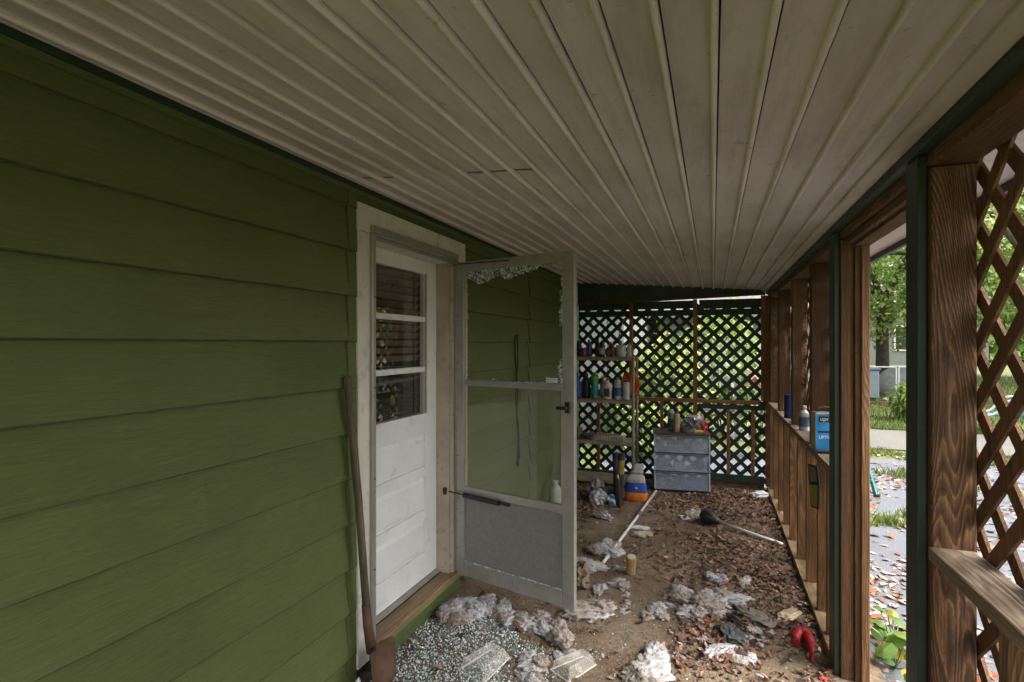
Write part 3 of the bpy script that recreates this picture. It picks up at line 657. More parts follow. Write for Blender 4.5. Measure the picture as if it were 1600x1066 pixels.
ob = lump('plastic_bag', 'orange plastic bag hanging behind the right shelf post', 'bag', col((.55,.11,.02)), (-.90,6.33,Z2+.03), .115, 4, 0, (.95,.45,1), 1.5, .4)

# ---- shelving unit
shf = thing('shelving_unit', 'tan plastic shelving unit against the back lattice in the left corner', 'shelf', (-.85, 6.05, 0))
for z in (Z1, Z2, Z3, .075):
    s_ = B('shelf', 'shelfp', shf, -.72, .0, .0, .34, z-.032, z-.001, bevel=.004)
    B('lip', 'shelfp', s_, -.715, -.005, -.005, .0, z-.040, z-.003, bevel=.002)
for x in (-.735, .012):
    for y in (.012, .328): MB().lathe([(.019,.002),(.017,.02),(.017,Z1-.002)], (x,y,0), 12).build('post', 'shelfp', shf)
tr = thing('seed_tray', 'pale ribbed tray lying on the third shelf', 'tray', (-1.09, 6.12, Z3))
B('tray_body', col((.42,.40,.36)), tr, -.14,.14,-.03,.09,0,.05, bevel=.004)
for k in range(9): B('groove', col((.2,.19,.17)), tr, -.125+.03*k,-.113+.03*k,-.0325,-.0305,.008,.042)
tag(MB().box(-.1,.06,0,.03,0,.022).tube([(.06,.015,.012),(.15,.018,.012)], .009, 8).build('hand_brush', col((.36,.22,.06))), 'yellow handled brush lying across the pale tray', 'brush').location = (-1.16, 6.14, Z3+.052)
lump('rag', 'crumpled dark rag at the left of the third shelf', 'rag', col((.07,.05,.045)), (-1.34,6.17,Z3), .09, 11, .3, (1.3,.8,1), .45)
lump('rag', 'small pale crumpled cloth on the third shelf beside the tray', 'rag', col((.34,.3,.3)), (-1.265,6.12,Z3), .045, 12, .3, (1.2,.8,1), .7)

# ---- things under the shelves
for i, (x, y, h, lab) in enumerate(((-.885,5.40,.50,'tall black tube with yellow print standing before the shelves'), (-.945,5.62,.46,'black and blue tube standing behind the yellow printed tube'))):
    t = thing('cardboard_tube', lab, 'tube', (x,y,0), 0, None, (R(-3), R(2-4*i), 0))
    MB().lathe([(.036,.001),(.036,h)], n=16).build('tube', col((.022,.023,.028)), t)
    MB().lathe([(.0365,h*.62),(.0365,h*.9)], n=16).build('print_band', col((.25,.20,.02) if i == 0 else (.03,.05,.14)), t)
    MB().lathe([(.038,h),(.038,h+.012),(.03,h+.016)], n=16).build('lid', 'black', t)
bottle('bottle', 'slim brown bottle with white neck leaning by the black tube', (-.862,5.30,0), .017, .33, (.05,.035,.03), (.5,.48,.45), None, 'can', None, 'bottle', (R(4), R(-3), 0))
bottle('bottle', 'dark blue bottle lying on its side in the heap under the shelves', (-1.20,5.50,.05), .05, .25, (.03,.06,.16), (.5,.5,.5), None, 'bottle', None, 'bottle', (R(88), 0, R(60)))
bottle('bottle', 'black bottle lying across the heap under the shelves', (-1.02,5.72,.05), .052, .30, (.03,.035,.035), (.35,.36,.35), None, 'bottle', None, 'bottle', (R(80), 0, R(-20)))
bottle('bottle', 'short white bottle with bright blue base lying beside the tube', (-.985,5.50,.036), .036, .17, (.48,.52,.55), (.04,.16,.45), (.03,.17,.5), 'can', None, 'bottle', (R(96), 0, R(14)))
lump('plastic_bag', 'crumpled white plastic bag in the bottle heap', 'bag', col((.52,.5,.52), .35), (-1.10,5.40,0), .085, 21, .4, (1,1,1), .9, .5, 2.6)
lump('plastic_bag', 'crumpled pinkish bag behind the white bag', 'bag', col((.30,.24,.25)), (-1.16,5.66,.0), .08, 22, .4, (1,1,1), 1.2, .5, 2.6)
bottle('jug', 'dirty white jug standing against the green wall behind the storm door', (-1.46,5.08,0), .062, .27, (.50,.50,.44), (.55,.55,.5), None, 'bottle', cat='jug')
lump('wrapper', 'white and purple crumpled wrapper on the bare floor', 'wrapper', col((.52,.48,.5)), (-.95,4.92,0), .07, 25, -.5, (1.5,.55,1), .55, .6, 3)

# ---- blue and orange bag
bg_ = thing('pouch_bag', 'blue and orange printed bag standing open below the shelves', 'bag', (-.745,5.60,0), R(6))
def pouch(levels, n=20):
    m = MB(); vs_ = []
    for z, hx, hy, ox in levels:
        for k in range(n):
            a = 2*math.pi*k/n; cx_, sy_ = math.cos(a), math.sin(a)
            vs_.append((ox+hx*math.copysign(abs(cx_)**.7, cx_)*(1+.04*noise.noise((k*.7,z*20,2))), hy*math.copysign(abs(sy_)**.8, sy_)*(1+.12*noise.noise((k*.9,z*25,7))), z))
    L = len(levels); m.add(vs_, [(i*n+k, i*n+(k+1)%n, (i+1)*n+(k+1)%n, (i+1)*n+k) for i in range(L-1) for k in range(n)]); return m
pouch([(.002,.10,.05,0),(.03,.112,.06,0),(.07,.112,.058,0),(.095,.111,.056,0)]).build('orange_band', col((.62,.17,.015)), bg_, smooth=True)
pouch([(.095,.1115,.0565,0),(.13,.110,.055,0),(.17,.104,.05,-.002),(.195,.10,.047,-.003)]).build('blue_band', col((.015,.06,.30)), bg_, smooth=True)
up_ = pouch([(.195,.1,.047,-.003),(.225,.098,.044,-.006),(.255,.085,.032,.0),(.275,.06,.024,.004),(.30,.066,.03,.01),(.33,.05,.022,.02),(.355,.058,.012,.026),(.385,.036,.005,.03)]).build('clear_top', plastic_clear('bag_film', (.42,.42,.37), .8), bg_, smooth=False)
lg = MB().prism([(.014*math.cos(2*math.pi*k/16),0,.014*math.sin(2*math.pi*k/16)) for k in range(16)], (0,.001,0)).build('round_emblem', col((.6,.6,.6)), bg_); lg.location = (.004,-.0565,.145)
MB().prism([(.007*math.cos(2*math.pi*k/12),0,.007*math.sin(2*math.pi*k/12)) for k in range(12)], (0,.001,0)).build('emblem_dot', col((.5,.05,.04)), lg).location = (0,-.0012,0)

# ---- drawer cart
ct = thing('drawer_cart', 'three-drawer grey translucent plastic cart with dark top', 'drawer cart', (-.606,6.02,0), R(7.5))
smoke = plastic_clear('smoky_plastic', (.50,.57,.70), .34, .3); cw, cd, chh = .585, .345, .645
fr = plastic_clear('cart_frame_plastic', (.30,.34,.42), .35, .35)
for x in (.004, cw-.016): B('side', fr, ct, x, x+.012, .012, cd, .028, chh-.016, bevel=.002)
B('back', fr, ct, .018, cw-.018, cd-.01, cd, .03, chh-.018); B('base', 'black', ct, 0, cw, .008, cd, .004, .027, bevel=.003)
B('top', col((.055,.045,.04), .5), ct, -.006, cw+.006, -.004, cd+.004, chh-.014, chh+.004, bevel=.004)
for i, (a, b) in enumerate(((.034,.222), (.236,.424), (.438,.626))):
    dr = MB().prism([(.018,.0,a),(cw-.018,.0,a),(cw-.018,.0,b),(.018,.0,b)], (0,.004,0)).box(.018,.022,.004,cd-.02,a,b-.02).box(cw-.022,cw-.018,.004,cd-.02,a,b-.02).box(.022,cw-.022,.004,cd-.02,a,a+.004).build('drawer', smoke, ct)
    B('drawer_lip', col((.12,.13,.16)), dr, .016, cw-.016, -.014, -.0005, b-.012, b-.001, bevel=.003)
    B('slide_gap', 'black', dr, .017, cw-.017, .004, .03, b+.002, b+.011)
    B('side_rail', col((.40,.47,.58)), dr, cw-.017, cw-.001, -.008, .0115, a, b, bevel=.002); B('side_rail', col((.34,.40,.48)), dr, .001, .017, -.008, .0115, a, b, bevel=.002)
cm = ct.matrix_basis.copy()
def incart(x, y, z): return Matrix.Translation((-.606,6.02,0)) @ Matrix.Rotation(R(7.5), 4, 'Z') @ Vector((x,y,z))
def cartbox(name, label, cat, c, x0, x1, y0, y1, z0, z1, tilt=0):
    o = MB().box(-(x1-x0)/2,(x1-x0)/2,-(y1-y0)/2,(y1-y0)/2,0,z1-z0).build(name, col(c), bevel=.004)
    o.location = incart((x0+x1)/2,(y0+y1)/2,z0); o.rotation_euler = (0, tilt, R(7.5)); return tag(o, label, cat)
cartbox('box', 'bright blue box inside the bottom drawer of the cart', 'box', (.015,.15,.42), .34, .52, .03, .2, .045, .135)
cartbox('box', 'small printed white box in the middle drawer', 'box', (.5,.48,.5), .21, .32, .02, .1, .245, .32)
cartbox('box', 'pale green carton in the top drawer', 'box', (.36,.38,.34), .14, .31, .03, .2, .446, .52)
cartbox('box', 'white carton at the right of the top drawer', 'box', (.45,.44,.42), .40, .5, .03, .2, .446, .52)
for i, (x, z, s, c, lab) in enumerate(((.22,.040,.085,(.06,.06,.075),'dark tangled cloth in the bottom drawer'), (.10,.040,.06,(.42,.30,.36),'pinkish cloth at the left of the bottom drawer'), (.47,.243,.075,(.02,.025,.05),'black cloth at the right of the middle drawer'),
        (.11,.243,.075,(.36,.37,.35),'pale crumpled cloth at the left of the middle drawer'), (.36,.446,.06,(.02,.02,.035),'navy pouch between the cartons in the top drawer'), (.28,.522,.045,(.50,.30,.16),'peach coloured cloth on the pale green carton'), (.17,.522,.045,(.05,.055,.08),'dark cloth beside the peach cloth in the top drawer'))):
    lump('cloth', lab, 'cloth', col(c), incart(x,.11,z), s, 31+i, i, (1.1,.8,1), .8)
bottle('bottle', 'tall tan bottle standing on the drawer cart', incart(.245,.10,chh+.005), .034, .225, (.42,.31,.16), (.08,.07,.06), None, 'can')
bottle('bottle', 'grey pump bottle behind the tan bottle on the cart', incart(.19,.19,chh+.005), .036, .235, (.22,.26,.28), (.42,.44,.46), (.05,.06,.08), 'can')
lump('plastic_bag', 'crumpled clear and grey bag heaped on the drawer cart', 'bag', col((.24,.23,.225), .25), incart(.42,.13,chh+.005), .105, 41, .2, (1.15,.9,1), 1.05, .55, 2.4)
lump('cloth', 'brown cloth under the grey bag on the cart', 'cloth', col((.15,.10,.075)), incart(.345,.11,chh+.005), .075, 42, .2, (1.2,.8,1), .6, .5, 2.4)
lump('packet', 'red packet at the right edge of the cart top', 'packet', col((.45,.03,.035)), incart(.53,.12,chh+.005), .06, 43, .4, (.6,.8,1.4), .95, .4)
lump('packet', 'yellow packet in front of the red packet on the cart', 'packet', col((.46,.36,.05)), incart(.455,.045,chh+.005), .042, 44, .1, (1.6,.6,1), .5, .4)

# ---- poles
p1 = thing('pole', 'long white pole with a blue clip lying from the cart towards the storm door', 'pole', (-.75,3.86,0))
d1 = Vector((.17,2.12,0)); MB().tube([(0,0,.025),(d1.x*.5,d1.y*.5,.021),(d1.x,d1.y,.02)], .0125, 10).build('shaft', 'pvc', p1, smooth=True)
q = d1*.585; MB().tube([(q.x-.004,q.y-.05,.0215),(q.x+.004,q.y+.05,.0215)], .019, 10).build('clip', col((.07,.13,.25)), p1)
q = d1*.16; MB().tube([(q.x-.0003,q.y-.004,.0245),(q.x+.0003,q.y+.004,.0245)], .0133, 10).build('collar', col((.2,.18,.15)), p1)
MB().box(-.035,.012,-.10,.0,.006,.03).build('flat_tip', col((.50,.42,.25)), p1, bevel=.005)
p2 = thing('plunger', 'plunger with black rubber cup and long white handle lying among the leaves', 'plunger', (.0,5.08,0))
ax = Vector((.53,-.34,0)).normalized()
MB().tube([Vector((0,0,.045))+ax*.05, Vector((0,0,.018))+ax*.62], [.0135,.0125], 10).build('handle', 'pvc', p2, smooth=True)
MB().tube([Vector((0,0,.0175))+ax*.50, Vector((0,0,.0165))+ax*.60], .0148, 10).build('grip', col((.40,.35,.27)), p2)
up0 = Vector((0,0,.066)); MB().tube([up0-ax*.10, up0-ax*.085, up0-ax*.05, up0-ax*.0, up0+ax*.03-Vector((0,0,.014)), up0+ax*.07-Vector((0,0,.022))], [.058,.066,.067,.055,.034,.022], 18).build('rubber_cup', col((.030,.022,.018)), p2, smooth=True)

# ---- sill goods
cn = thing('solvent_can', 'blue rectangular metal can with silver side and wire handle on the far sill', 'can', (.618,3.60,.9885), R(10)); cn.scale = (.9,.9,.92)
MB().box(-.07,.075,-.045,.045,0,.25).build('body', paint('bare_tin', (.45,.43,.38), .3, .2, 8, (.2,.15,.1), 14, .5, .05, .7), cn, bevel=.006)
fl = B('front_label', col((.02,.22,.52)), cn, -.066,.072,-.0475,-.0455,.012,.238)
B('black_band', 'black', fl, -.05,.073,-.0495,-.0478,.19,.226); B('dark_line', 'black', fl, -.055,.06,-.0487,-.0478,.122,.134)
text_mesh('upr', .038, col((.75,.75,.75)), fl, Matrix.Translation((-.044,-.0500,.199)) @ RX)
text_mesh('UPTW', .028, col((.7,.75,.8)), fl, Matrix.Translation((-.052,-.0482,.084)) @ RX)
MB().tube(smooth_path([(-.04,0,.251),(-.038,0,.275),(0,0,.283),(.04,0,.275),(.042,0,.251)]), .0035, 6).build('wire_handle', 'black', cn)
MB().lathe([(.018,0),(.018,.016)], (.05,.02,.2505), 14).build('screw_cap', 'black', cn)
bottle('tin', 'dark blue tin standing far along the right-hand sill', (.612,5.10,.9885), .04, .20, (.01,.02,.10), None, (.015,.03,.16), 'jar', cat='tin')
t = bottle('bottle', 'white bottle with blue label on the sill between two posts', (.625,4.40,.9885), .034, .18, (.36,.36,.35), (.45,.45,.45), (.06,.09,.17), 'bottle')
hk = thing('caulking_gun', 'black pistol-grip tool resting on the edge of the sill below the blue can', 'tool', (.60,3.50,.9885))
MB().tube([(-.055,0,.012),(.07,.01,.012)], .011, 8).box(-.065,-.045,-.012,.012,.0,.026).build('barrel', 'black', hk, bevel=.002)
pk = thing('hanging_packet', 'yellow packet in a black frame hanging on the half wall below the can', 'packet', (.562,3.49,.93), R(-62)); pk.scale = (.8,1,.85)
MB().prism([(-.10,0,-.02),(.0,0,-.02),(.02,0,-.13),(.012,0,-.31),(-.062,0,-.31),(-.085,0,-.15)], (0,.008,0)).build('frame', 'black', pk)
MB().prism([(-.075,0,-.16),(.008,0,-.145),(.003,0,-.295),(-.055,0,-.295)], (0,.003,0)).build('yellow_card', col((.20,.175,.03)), pk).location = (0,-.0035,0)
MB().prism([(-.085,0,-.03),(-.012,0,-.03),(0,0,-.12),(-.07,0,-.13)], (0,.003,0)).build('clear_blister', col((.16,.13,.1), .2), pk).location = (0,-.0035,0)

# ---- floor litter that can be picked out
rd = thing('funnel', 'bent red plastic funnel lying by the foot of the right wall', 'funnel', (.455,3.20,0)); rd.scale = (.8,.85,.8)
MB().tube(smooth_path([(-.045,.015,.026),(-.038,.075,.036),(-.005,.115,.042),(.03,.085,.042),(.036,.0,.034),(.030,-.09,.022),(.020,-.16,.010)]), [*([.024]*4), *([.033]*4), *([.040]*9), *([.034]*6), *([.025]*6), *([.017]*6), *([.010]*2)], 12, caps=True).build('spout', col((.26,.008,.012), .5), rd, smooth=True)
MB().tube([(-.045,.016,.026),(-.048,-.012,.024)], [.026,.031], 12).build('collar', col((.22,.008,.01), .5), rd)
lump('scrap', 'small torn red scrap beside the red funnel', 'scrap', col((.45,.02,.02)), (.50,2.93,0), .018, 51, 0, (1.3,.7,1), .4)
lump('torn_fabric', 'charcoal torn fabric piece in the front of the stuffing heap', 'fabric', col((.07,.075,.078), .9), (.105,3.18,.004), .085, 52, R(20), (.62,1.15,1), .26, .55, 3.2)
lump('torn_fabric', 'grey flat fabric piece beside the stuffing heap', 'fabric', col((.16,.145,.125), .9), (.225,3.44,.004), .10, 53, R(50), (.62,1.1,1), .22, .5, 2.8)
lump('torn_fabric', 'small black fabric strip between the two larger fabric pieces', 'fabric', col((.02,.02,.022), .9), (.11,3.36,.004), .055, 54, R(35), (.4,1.3,1), .3, .5, 3)
clr = plastic_clear('clear_packaging', (.72,.70,.64), .28, .12)
def tray(name, label, loc, rz, L, w1, w2, h, tilt=0):
    t = thing(name, label, 'container', loc, 0, None, (tilt, 0, rz)); a, b = w1/2, w2/2
    V = [(-a,0,0),(a,0,0),(b,L,0),(-b,L,0),(-a*.8,.02,h),(a*.8,.02,h),(b*.8,L-.02,h),(-b*.8,L-.02,h)]
    MB().add(V, [(4,5,6,7),(0,1,5,4),(1,2,6,5),(2,3,7,6),(3,0,4,7)]).build('shell', clr, t, bevel=.008)
    MB().tube([V[0],V[1],V[2],V[3],V[0]], .004, 6).build('rim', plastic_clear('clear_rim', (.75,.73,.68), .55, .15), t)
    return t
tray('clear_container', 'clear plastic container upturned on the floor near the bottom edge', (-.70,2.50,.005), R(-32), .21, .13, .09, .055)
tray('clear_container', 'crushed clear clamshell among the glass crumbs', (-1.10,2.34,.005), R(-20), .22, .17, .12, .06, R(5))
t = thing('cardboard_roll', 'tan cardboard roll standing among stuffing by the white pole', 'roll', (-.543,3.80,.012), 0, None, (R(14), R(5), 0))
MB().tube([(0,0,0),(0,0,.125)], .034, 16).build('tube', col((.33,.23,.09), .8), t); MB().tube([(0,0,.1255),(0,0,.129)], .027, 16).build('hollow', col((.45,.42,.4)), t)
lump('muddy_roll', 'mud-stained brown roll of stuffing beside the storm door edge', 'stuffing', col((.17,.125,.085), .9), (-.845,3.52,0), .085, 61, .4, (.8,1.5,1.2), .8, .5, 3)
lump('paper_scrap', 'crumpled white paper by the far foot of the right wall', 'paper', col((.6,.6,.6)), (.47,6.2,0), .07, 62, .4, (1.3,.8,1), .5)
lump('paper_scrap', 'tan crumpled paper near the foot of the timber doorway', 'paper', col((.40,.31,.2)), (.42,3.53,0), .06, 63, .9, (1.5,.7,1), .35)
lump('paper_scrap', 'beige paper scrap lying right of the white pole', 'paper', col((.36,.3,.22)), (-.56,4.58,0), .06, 64, .5, (1.4,.8,1), .4)
lump('paper_scrap', 'bluish white flat scrap across from the pole clip', 'paper', col((.5,.52,.54)), (-.62,4.75,0), .05, 65, .2, (1.9,.6,1), .3)
lump('paper_scrap', 'white paper strip beside the shovel blade', 'paper', col((.55,.54,.52)), (-1.50,2.00,0), .024, 66, .5, (.8,.8,2.0), 1.2)
bc = thing('blister_pack', 'clear blister pack with white card lying mid floor', 'packet', (-.24,5.20,.004), R(25))
MB().box(-.05,.03,-.06,.06,0,.006).build('card', col((.62,.64,.68)), bc); crumple(70,3,.4,2.5,.5).build('film', clr, bc).matrix_local = Matrix.Translation((.10,.03,0)) @ Matrix.Scale(.075, 4)
for x, y, sd_, lab in ((-1.037,2.83,1,'rust brown curled leaf below the storm door'), (-.024,3.20,2,'bright orange leaf in the middle of the stuffing heap'), (-.345,3.22,3,'rust leaf caught in the stuffing tuft left of the heap')):
    m = MB(); L = .05; m.add([(0,-L,0),(.028,0,.012),(0,L,.004),(-.028,0,.012),(0,0,.002)], [(0,1,4),(1,2,4),(2,3,4),(3,0,4)]); o = m.build('fallen_leaf', col((.26,.075,.02) if sd_ != 1 else (.13,.05,.025)))
    o.location = (x, y, .045 if sd_ == 2 else .02); o.rotation_euler = (.3, .2, sd_); tag(o, lab, 'leaf')

# ---- pillow stuffing
def fluff(seed, lumps=6):
    rs = random.Random(seed); m = MB(); surf = []
    for l in range(lumps):
        bm = bmesh.new(); bmesh.ops.create_icosphere(bm, subdivisions=4, radius=1)
        c = Vector((rs.uniform(-.75,.75), rs.uniform(-.55,.55), rs.uniform(.0,.35))) if l else Vector((0,0,.2)); r = rs.uniform(.28,.58)
        st_ = Vector((rs.uniform(.7,1.5), rs.uniform(.7,1.3), rs.uniform(.5,.95))); off = Vector((seed*5.1, l*7.7, 1.3)); V = []
        sh = rs.uniform(.8, 1.0); cc = (.60*sh, .585*sh, .585*sh) if rs.random() > .4 else (.43*sh, .37*sh, .32*sh)
        for v in bm.verts:
            p = v.co; k = 1+.45*noise.noise(p*1.7+off)+.34*noise.noise(p*4.1+off)+.26*noise.noise(p*8+off)+.20*abs(noise.noise(p*17+off))+.10*noise.noise(p*31+off)
            q = Vector((p.x*st_.x, p.y*st_.y, p.z*st_.z))*k*r+c; q.z = max(q.z, .0); V.append(q)
        fs = [tuple(v.index for v in f_.verts) for f_ in bm.faces]; bm.free()
        for f_ in fs:
            dk = .5+.5*noise.noise(V[f_[0]]*9+off); k = 1 if dk > .44 else (.75 if dk > .30 else .42)
            b = len(m.v); 
            m.f.append(tuple(len(m.v)+i for i in f_) if False else f_); m.c.append(tuple(x*k for x in cc))
        base = len(m.v); m.v += [tuple(v) for v in V]
        m.f[-len(fs):] = [tuple(base+i for i in f_) for f_ in fs]
        surf += [(V[f_[0]], (V[f_[0]]-c).normalized(), cc) for f_ in fs]
    for k in range(1100):
        p, n, cc = rs.choice(surf)
        if p.z < .03: continue
        d = (n+Vector((rs.uniform(-1,1), rs.uniform(-1,1), rs.uniform(-.6,.8)))*.9).normalized(); L = rs.uniform(.05,.22); s_ = d.cross(Vector((rs.uniform(-1,1),rs.uniform(-1,1),.3))).normalized()*.009
        e = p+d*L*.5; f2 = p+d*L+Vector((rs.uniform(-.05,.05), rs.uniform(-.05,.05), -.02))
        m.add([p-s_, p+s_, e+s_*.6, e-s_*.6, f2], [(0,1,2,3),(3,2,4)], cc)
    return m.mesh('stuffing_clump', 'fluff', True)
FL = [fluff(s, n) for s, n in ((1,6),(2,5),(3,7),(4,4),(5,6),(6,3),(7,7),(8,5))]
def clump(x, y, s, label, group=None, z=0, sx=1.15, sz=.66):
    i = clump.k; clump.k += 1
    o = bpy.data.objects.new('stuffing_clump', FL[i % len(FL)]); COL.objects.link(o)
    o.location = (x, y, z); o.scale = (s*sx, s, s*sz); o.rotation_euler = (0, 0, i*2.4+.7); tag(o, label, 'stuffing', group)
clump.k = 0
for x, y, s, lab in ((-.685,3.19,.135,'large round white stuffing ball at the free edge of the storm door'), (-.86,3.80,.13,'tall stuffing heap just behind the storm door edge'), (-.79,4.10,.11,'stuffing tuft touching the far side of the white pole'),
        (-.76,4.22,.09,'farthest stuffing tuft beside the white pole'), (-.93,3.62,.10,'stuffing tuft between heap and muddy roll'), (-.59,3.60,.075,'low stuffing strip in front of the cardboard roll'), (-.62,3.85,.05,'small stuffing tuft left of the cardboard roll'), (-.69,3.47,.06,'twisted stuffing tuft between white ball and roll'),
        (-.02,3.60,.13,'biggest stuffing lump in the centre of the heap'), (.10,3.62,.115,'rounded stuffing lump at the right of the heap'), (-.13,3.56,.11,'stuffing lump at the left shoulder of the heap'), (.04,3.86,.085,'stuffing tuft crowning the back of the heap'), (.20,3.92,.06,'loose stuffing tuft behind the grey fabric'),
        (-.13,3.36,.085,'shredded stuffing at the left front of the heap'), (-.02,3.42,.085,'torn stuffing in front of the biggest lump'), (-.29,3.32,.075,'wispy stuffing tuft left of the heap'), (-.37,3.26,.055,'outermost stuffing tuft left of the heap'), (.05,3.02,.07,'stuffing trailing from the charcoal fabric'), (.14,2.96,.055,'white stuffing wisp below the charcoal fabric'),
        (.235,3.26,.045,'small stuffing tuft right of the charcoal fabric'), (-.27,2.66,.15,'big torn stuffing lump at the bottom edge of the picture'), (-.86,2.56,.085,'stuffing clump between the two clear containers'), (-.72,2.68,.055,'small round stuffing tuft above the clear container'), (-.80,2.44,.08,'stuffing at the bottom edge beside the clear container')):
    clump(x, y, s, lab)
for x, y, s, lab in ((-1.50,2.84,.065,'stuffing nearest the door sill'), (-1.44,2.94,.085,'pinkish stuffing tuft by the storm door hinge'), (-1.36,2.84,.075,'stuffing tuft lying on the glass crumbs'), (-1.26,2.92,.085,'upright stuffing tuft below the kick panel'), (-1.17,2.96,.07,'stuffing tuft below the middle of the storm door'),
        (-1.09,2.90,.075,'squarish stuffing tuft below the storm door'), (-.98,2.92,.075,'flat stuffing tuft below the storm door latch side'), (-.89,2.90,.08,'stuffing tuft just left of the storm door corner'), (-.82,2.84,.085,'stuffing clump right under the storm door corner'), (-1.33,3.06,.06,'stuffing pushed against the storm door bottom rail')):
    clump(x, y, s*1.22, lab, None, 0, 1.1, .9)
for k in range(26):
    x, y = rnd(-.55, .4), rnd(2.75, 3.6)
    clump(x, y, rnd(.012, .028), 'tiny loose tuft of white stuffing on the littered floor', 'tiny stuffing tufts')

# ---- tempered glass crumbs on the floor
gm = MB()
def gdens(x, y):
    if x < -1.57 or (y > 3.02-.24*(x+1.55)): return 0
    cx_, cy_ = -1.25, 2.50; d = math.hypot((x-cx_)/.46, (y-cy_)/.56)
    return max(0, 1.1-d)+.5*noise.noise((x*7, y*7, 0))
n = 0
while n < 6500:
    x, y = rnd(-1.57, -.55), rnd(1.95, 3.15)
    if rnd(0, .55) < gdens(x, y): crumb(gm, x, y, .003+rnd(0,.005)*max(0,gdens(x,y)), rnd(.0014,.0044)*(1.6 if rnd(0,1) > .9 else 1), .8); n += 1
for k in range(900): crumb(gm, rnd(-1.2,.1), rnd(2.3,3.4), .003, rnd(.0015,.0038), .8)
stuff(tag(gm.build('broken_glass', 'crumb'), 'drift of sparkling tempered glass crumbs on the floor by the door', 'glass')); bpy.data.objects['broken_glass']['kind'] = 'stuff'

# ---- leaf litter and grit on the porch floor
BR = [(.12,.064,.040),(.18,.098,.064),(.27,.165,.122),(.06,.032,.02),(.34,.225,.175),(.22,.098,.048),(.09,.05,.034),(.045,.028,.02),(.25,.15,.105),(.16,.066,.032)]
def leaf(m, x, y, z, s, c, tilt=.5, asp=.55):
    a = rnd(0, 6.28); mt = Matrix.Rotation(a, 3, 'Z') @ Matrix.Rotation(rnd(-tilt, tilt), 3, 'X') @ Matrix.Rotation(rnd(-tilt, tilt), 3, 'Y')
    cu = rnd(-.25, .55)*s; P_ = [(0,-s,cu*.6),(s*asp,-.2*s,cu),(s*asp*.8,.45*s,cu*.9),(0,s,cu*.5),(-s*asp*.8,.4*s,cu*.9),(-s*asp,-.25*s,cu),(0,0,0)]
    v = [mt @ Vector(p) for p in P_]; zm = min(q.z for q in v)
    m.add([q+Vector((x, y, z-zm)) for q in v], [(0,1,6),(1,2,6),(2,3,6),(3,4,6),(4,5,6),(5,0,6)], c)
def ldens(x, y):
    d = .14
    d += .80*min(1, max(0, (x+.45)/.5)) * min(1, max(0, (y-2.1)/.4))
    d += .3*min(1, max(0, (y-4.2)/1.2))
    d *= .75+.9*noise.noise((x*2.1, y*2.1, 8))
    if math.hypot((x+.45)/.26, (y-3.35)/.55) < 1: d *= .18
    if math.hypot((x+.8)/.3, (y-4.9)/.7) < 1: d *= .25
    if math.hypot((x-.25)/.24, (y-5.0)/.35) < 1: d *= .35
    if gdens(x, y) > .2: d *= .3
    return d
lm = MB(); n = 0
while n < 9000:
    x, y = rnd(-1.55, .555), rnd(1.9, 6.4)
    if rnd(0, 1) < ldens(x, y):
        k = rnd(.7, 1.25); c = tuple(q*k for q in random.choice(BR)); leaf(lm, x, y, rnd(.001,.010), rnd(.006,.020)*(1.6 if rnd(0,1) > .8 else 1), c, .65); n += 1
stuff(tag(lm.build('leaf_litter', 'litter'), 'brown dry leaves littering the porch floor', 'leaves'))
bpy.data.objects['leaf_litter']['kind'] = 'stuff'
dm = MB(); n = 0
while n < 20000:
    x, y = rnd(-1.55, .57), rnd(1.9, 6.45)
    if rnd(0, .8) < ldens(x, y)+.10:
        k = rnd(.6, 1.3); c = tuple(q*k for q in random.choice(BR+[(.3,.25,.17),(.36,.31,.24)])); s = rnd(.002, .0065); a = rnd(0, 6.28); e = rnd(.25, 1)
        dx, dy = math.cos(a)*s, math.sin(a)*s
        dm.add([(x-dx,y-dy,.001),(x+dy*e,y-dx*e,.001),(x+dx,y+dy,.002),(x-dy*e,y+dx*e,.001),(x,y,.001+s*rnd(.3,.9))], [(0,1,4),(1,2,4),(2,3,4),(3,0,4)], c); n += 1
stuff(tag(dm.build('floor_grit', 'litter'), 'fine brown grit and leaf crumbs over the porch floor', 'debris')); bpy.data.objects['floor_grit']['kind'] = 'stuff'

# ================================================================ OUTDOORS
# ---- driveway leaves
om = MB()
OC = [(.40,.29,.25),(.34,.24,.20),(.46,.36,.32),(.28,.19,.15),(.24,.10,.05),(.16,.09,.06)]
for k in range(7500):
    y = 1.0+9*(rnd(0,1)); x = .80+3.3*rnd(0,1)**1.2
    if noise.noise((x*1.1, y*1.1, 2)) < -.05 and rnd(0,1) < .8: continue
    k_ = rnd(.8, 1.2); leaf(om, x, y, -.098, rnd(.012,.04), tuple(q*k_ for q in random.choice(OC)), .35, .6)
stuff(tag(om.build('driveway_leaves', 'litter'), 'pale fallen leaves scattered over the driveway', 'leaves')); bpy.data.objects['driveway_leaves']['kind'] = 'stuff'
lp = MB(); leaf(lp, 0, 0, 0, .07, (.22,.075,.03), .25, .6); lme = lp.mesh('fallen_leaf', 'litter')
for k in range(46):
    o = bpy.data.objects.new('fallen_leaf', lme); COL.objects.link(o); y = 3.2+5.2*k/46+rnd(-.2,.2)
    o.location = (y*rnd(.235,.30) if k % 3 else y*rnd(.36,.50), y, -.094); o.rotation_euler = (rnd(-.3,.3), rnd(-.3,.3), rnd(0,6.28)); s = rnd(.35,.85); o.scale = (s,s,s)
    tag(o, 'rust orange fallen leaf lying on the grey driveway', 'leaf', 'orange leaves on the driveway')
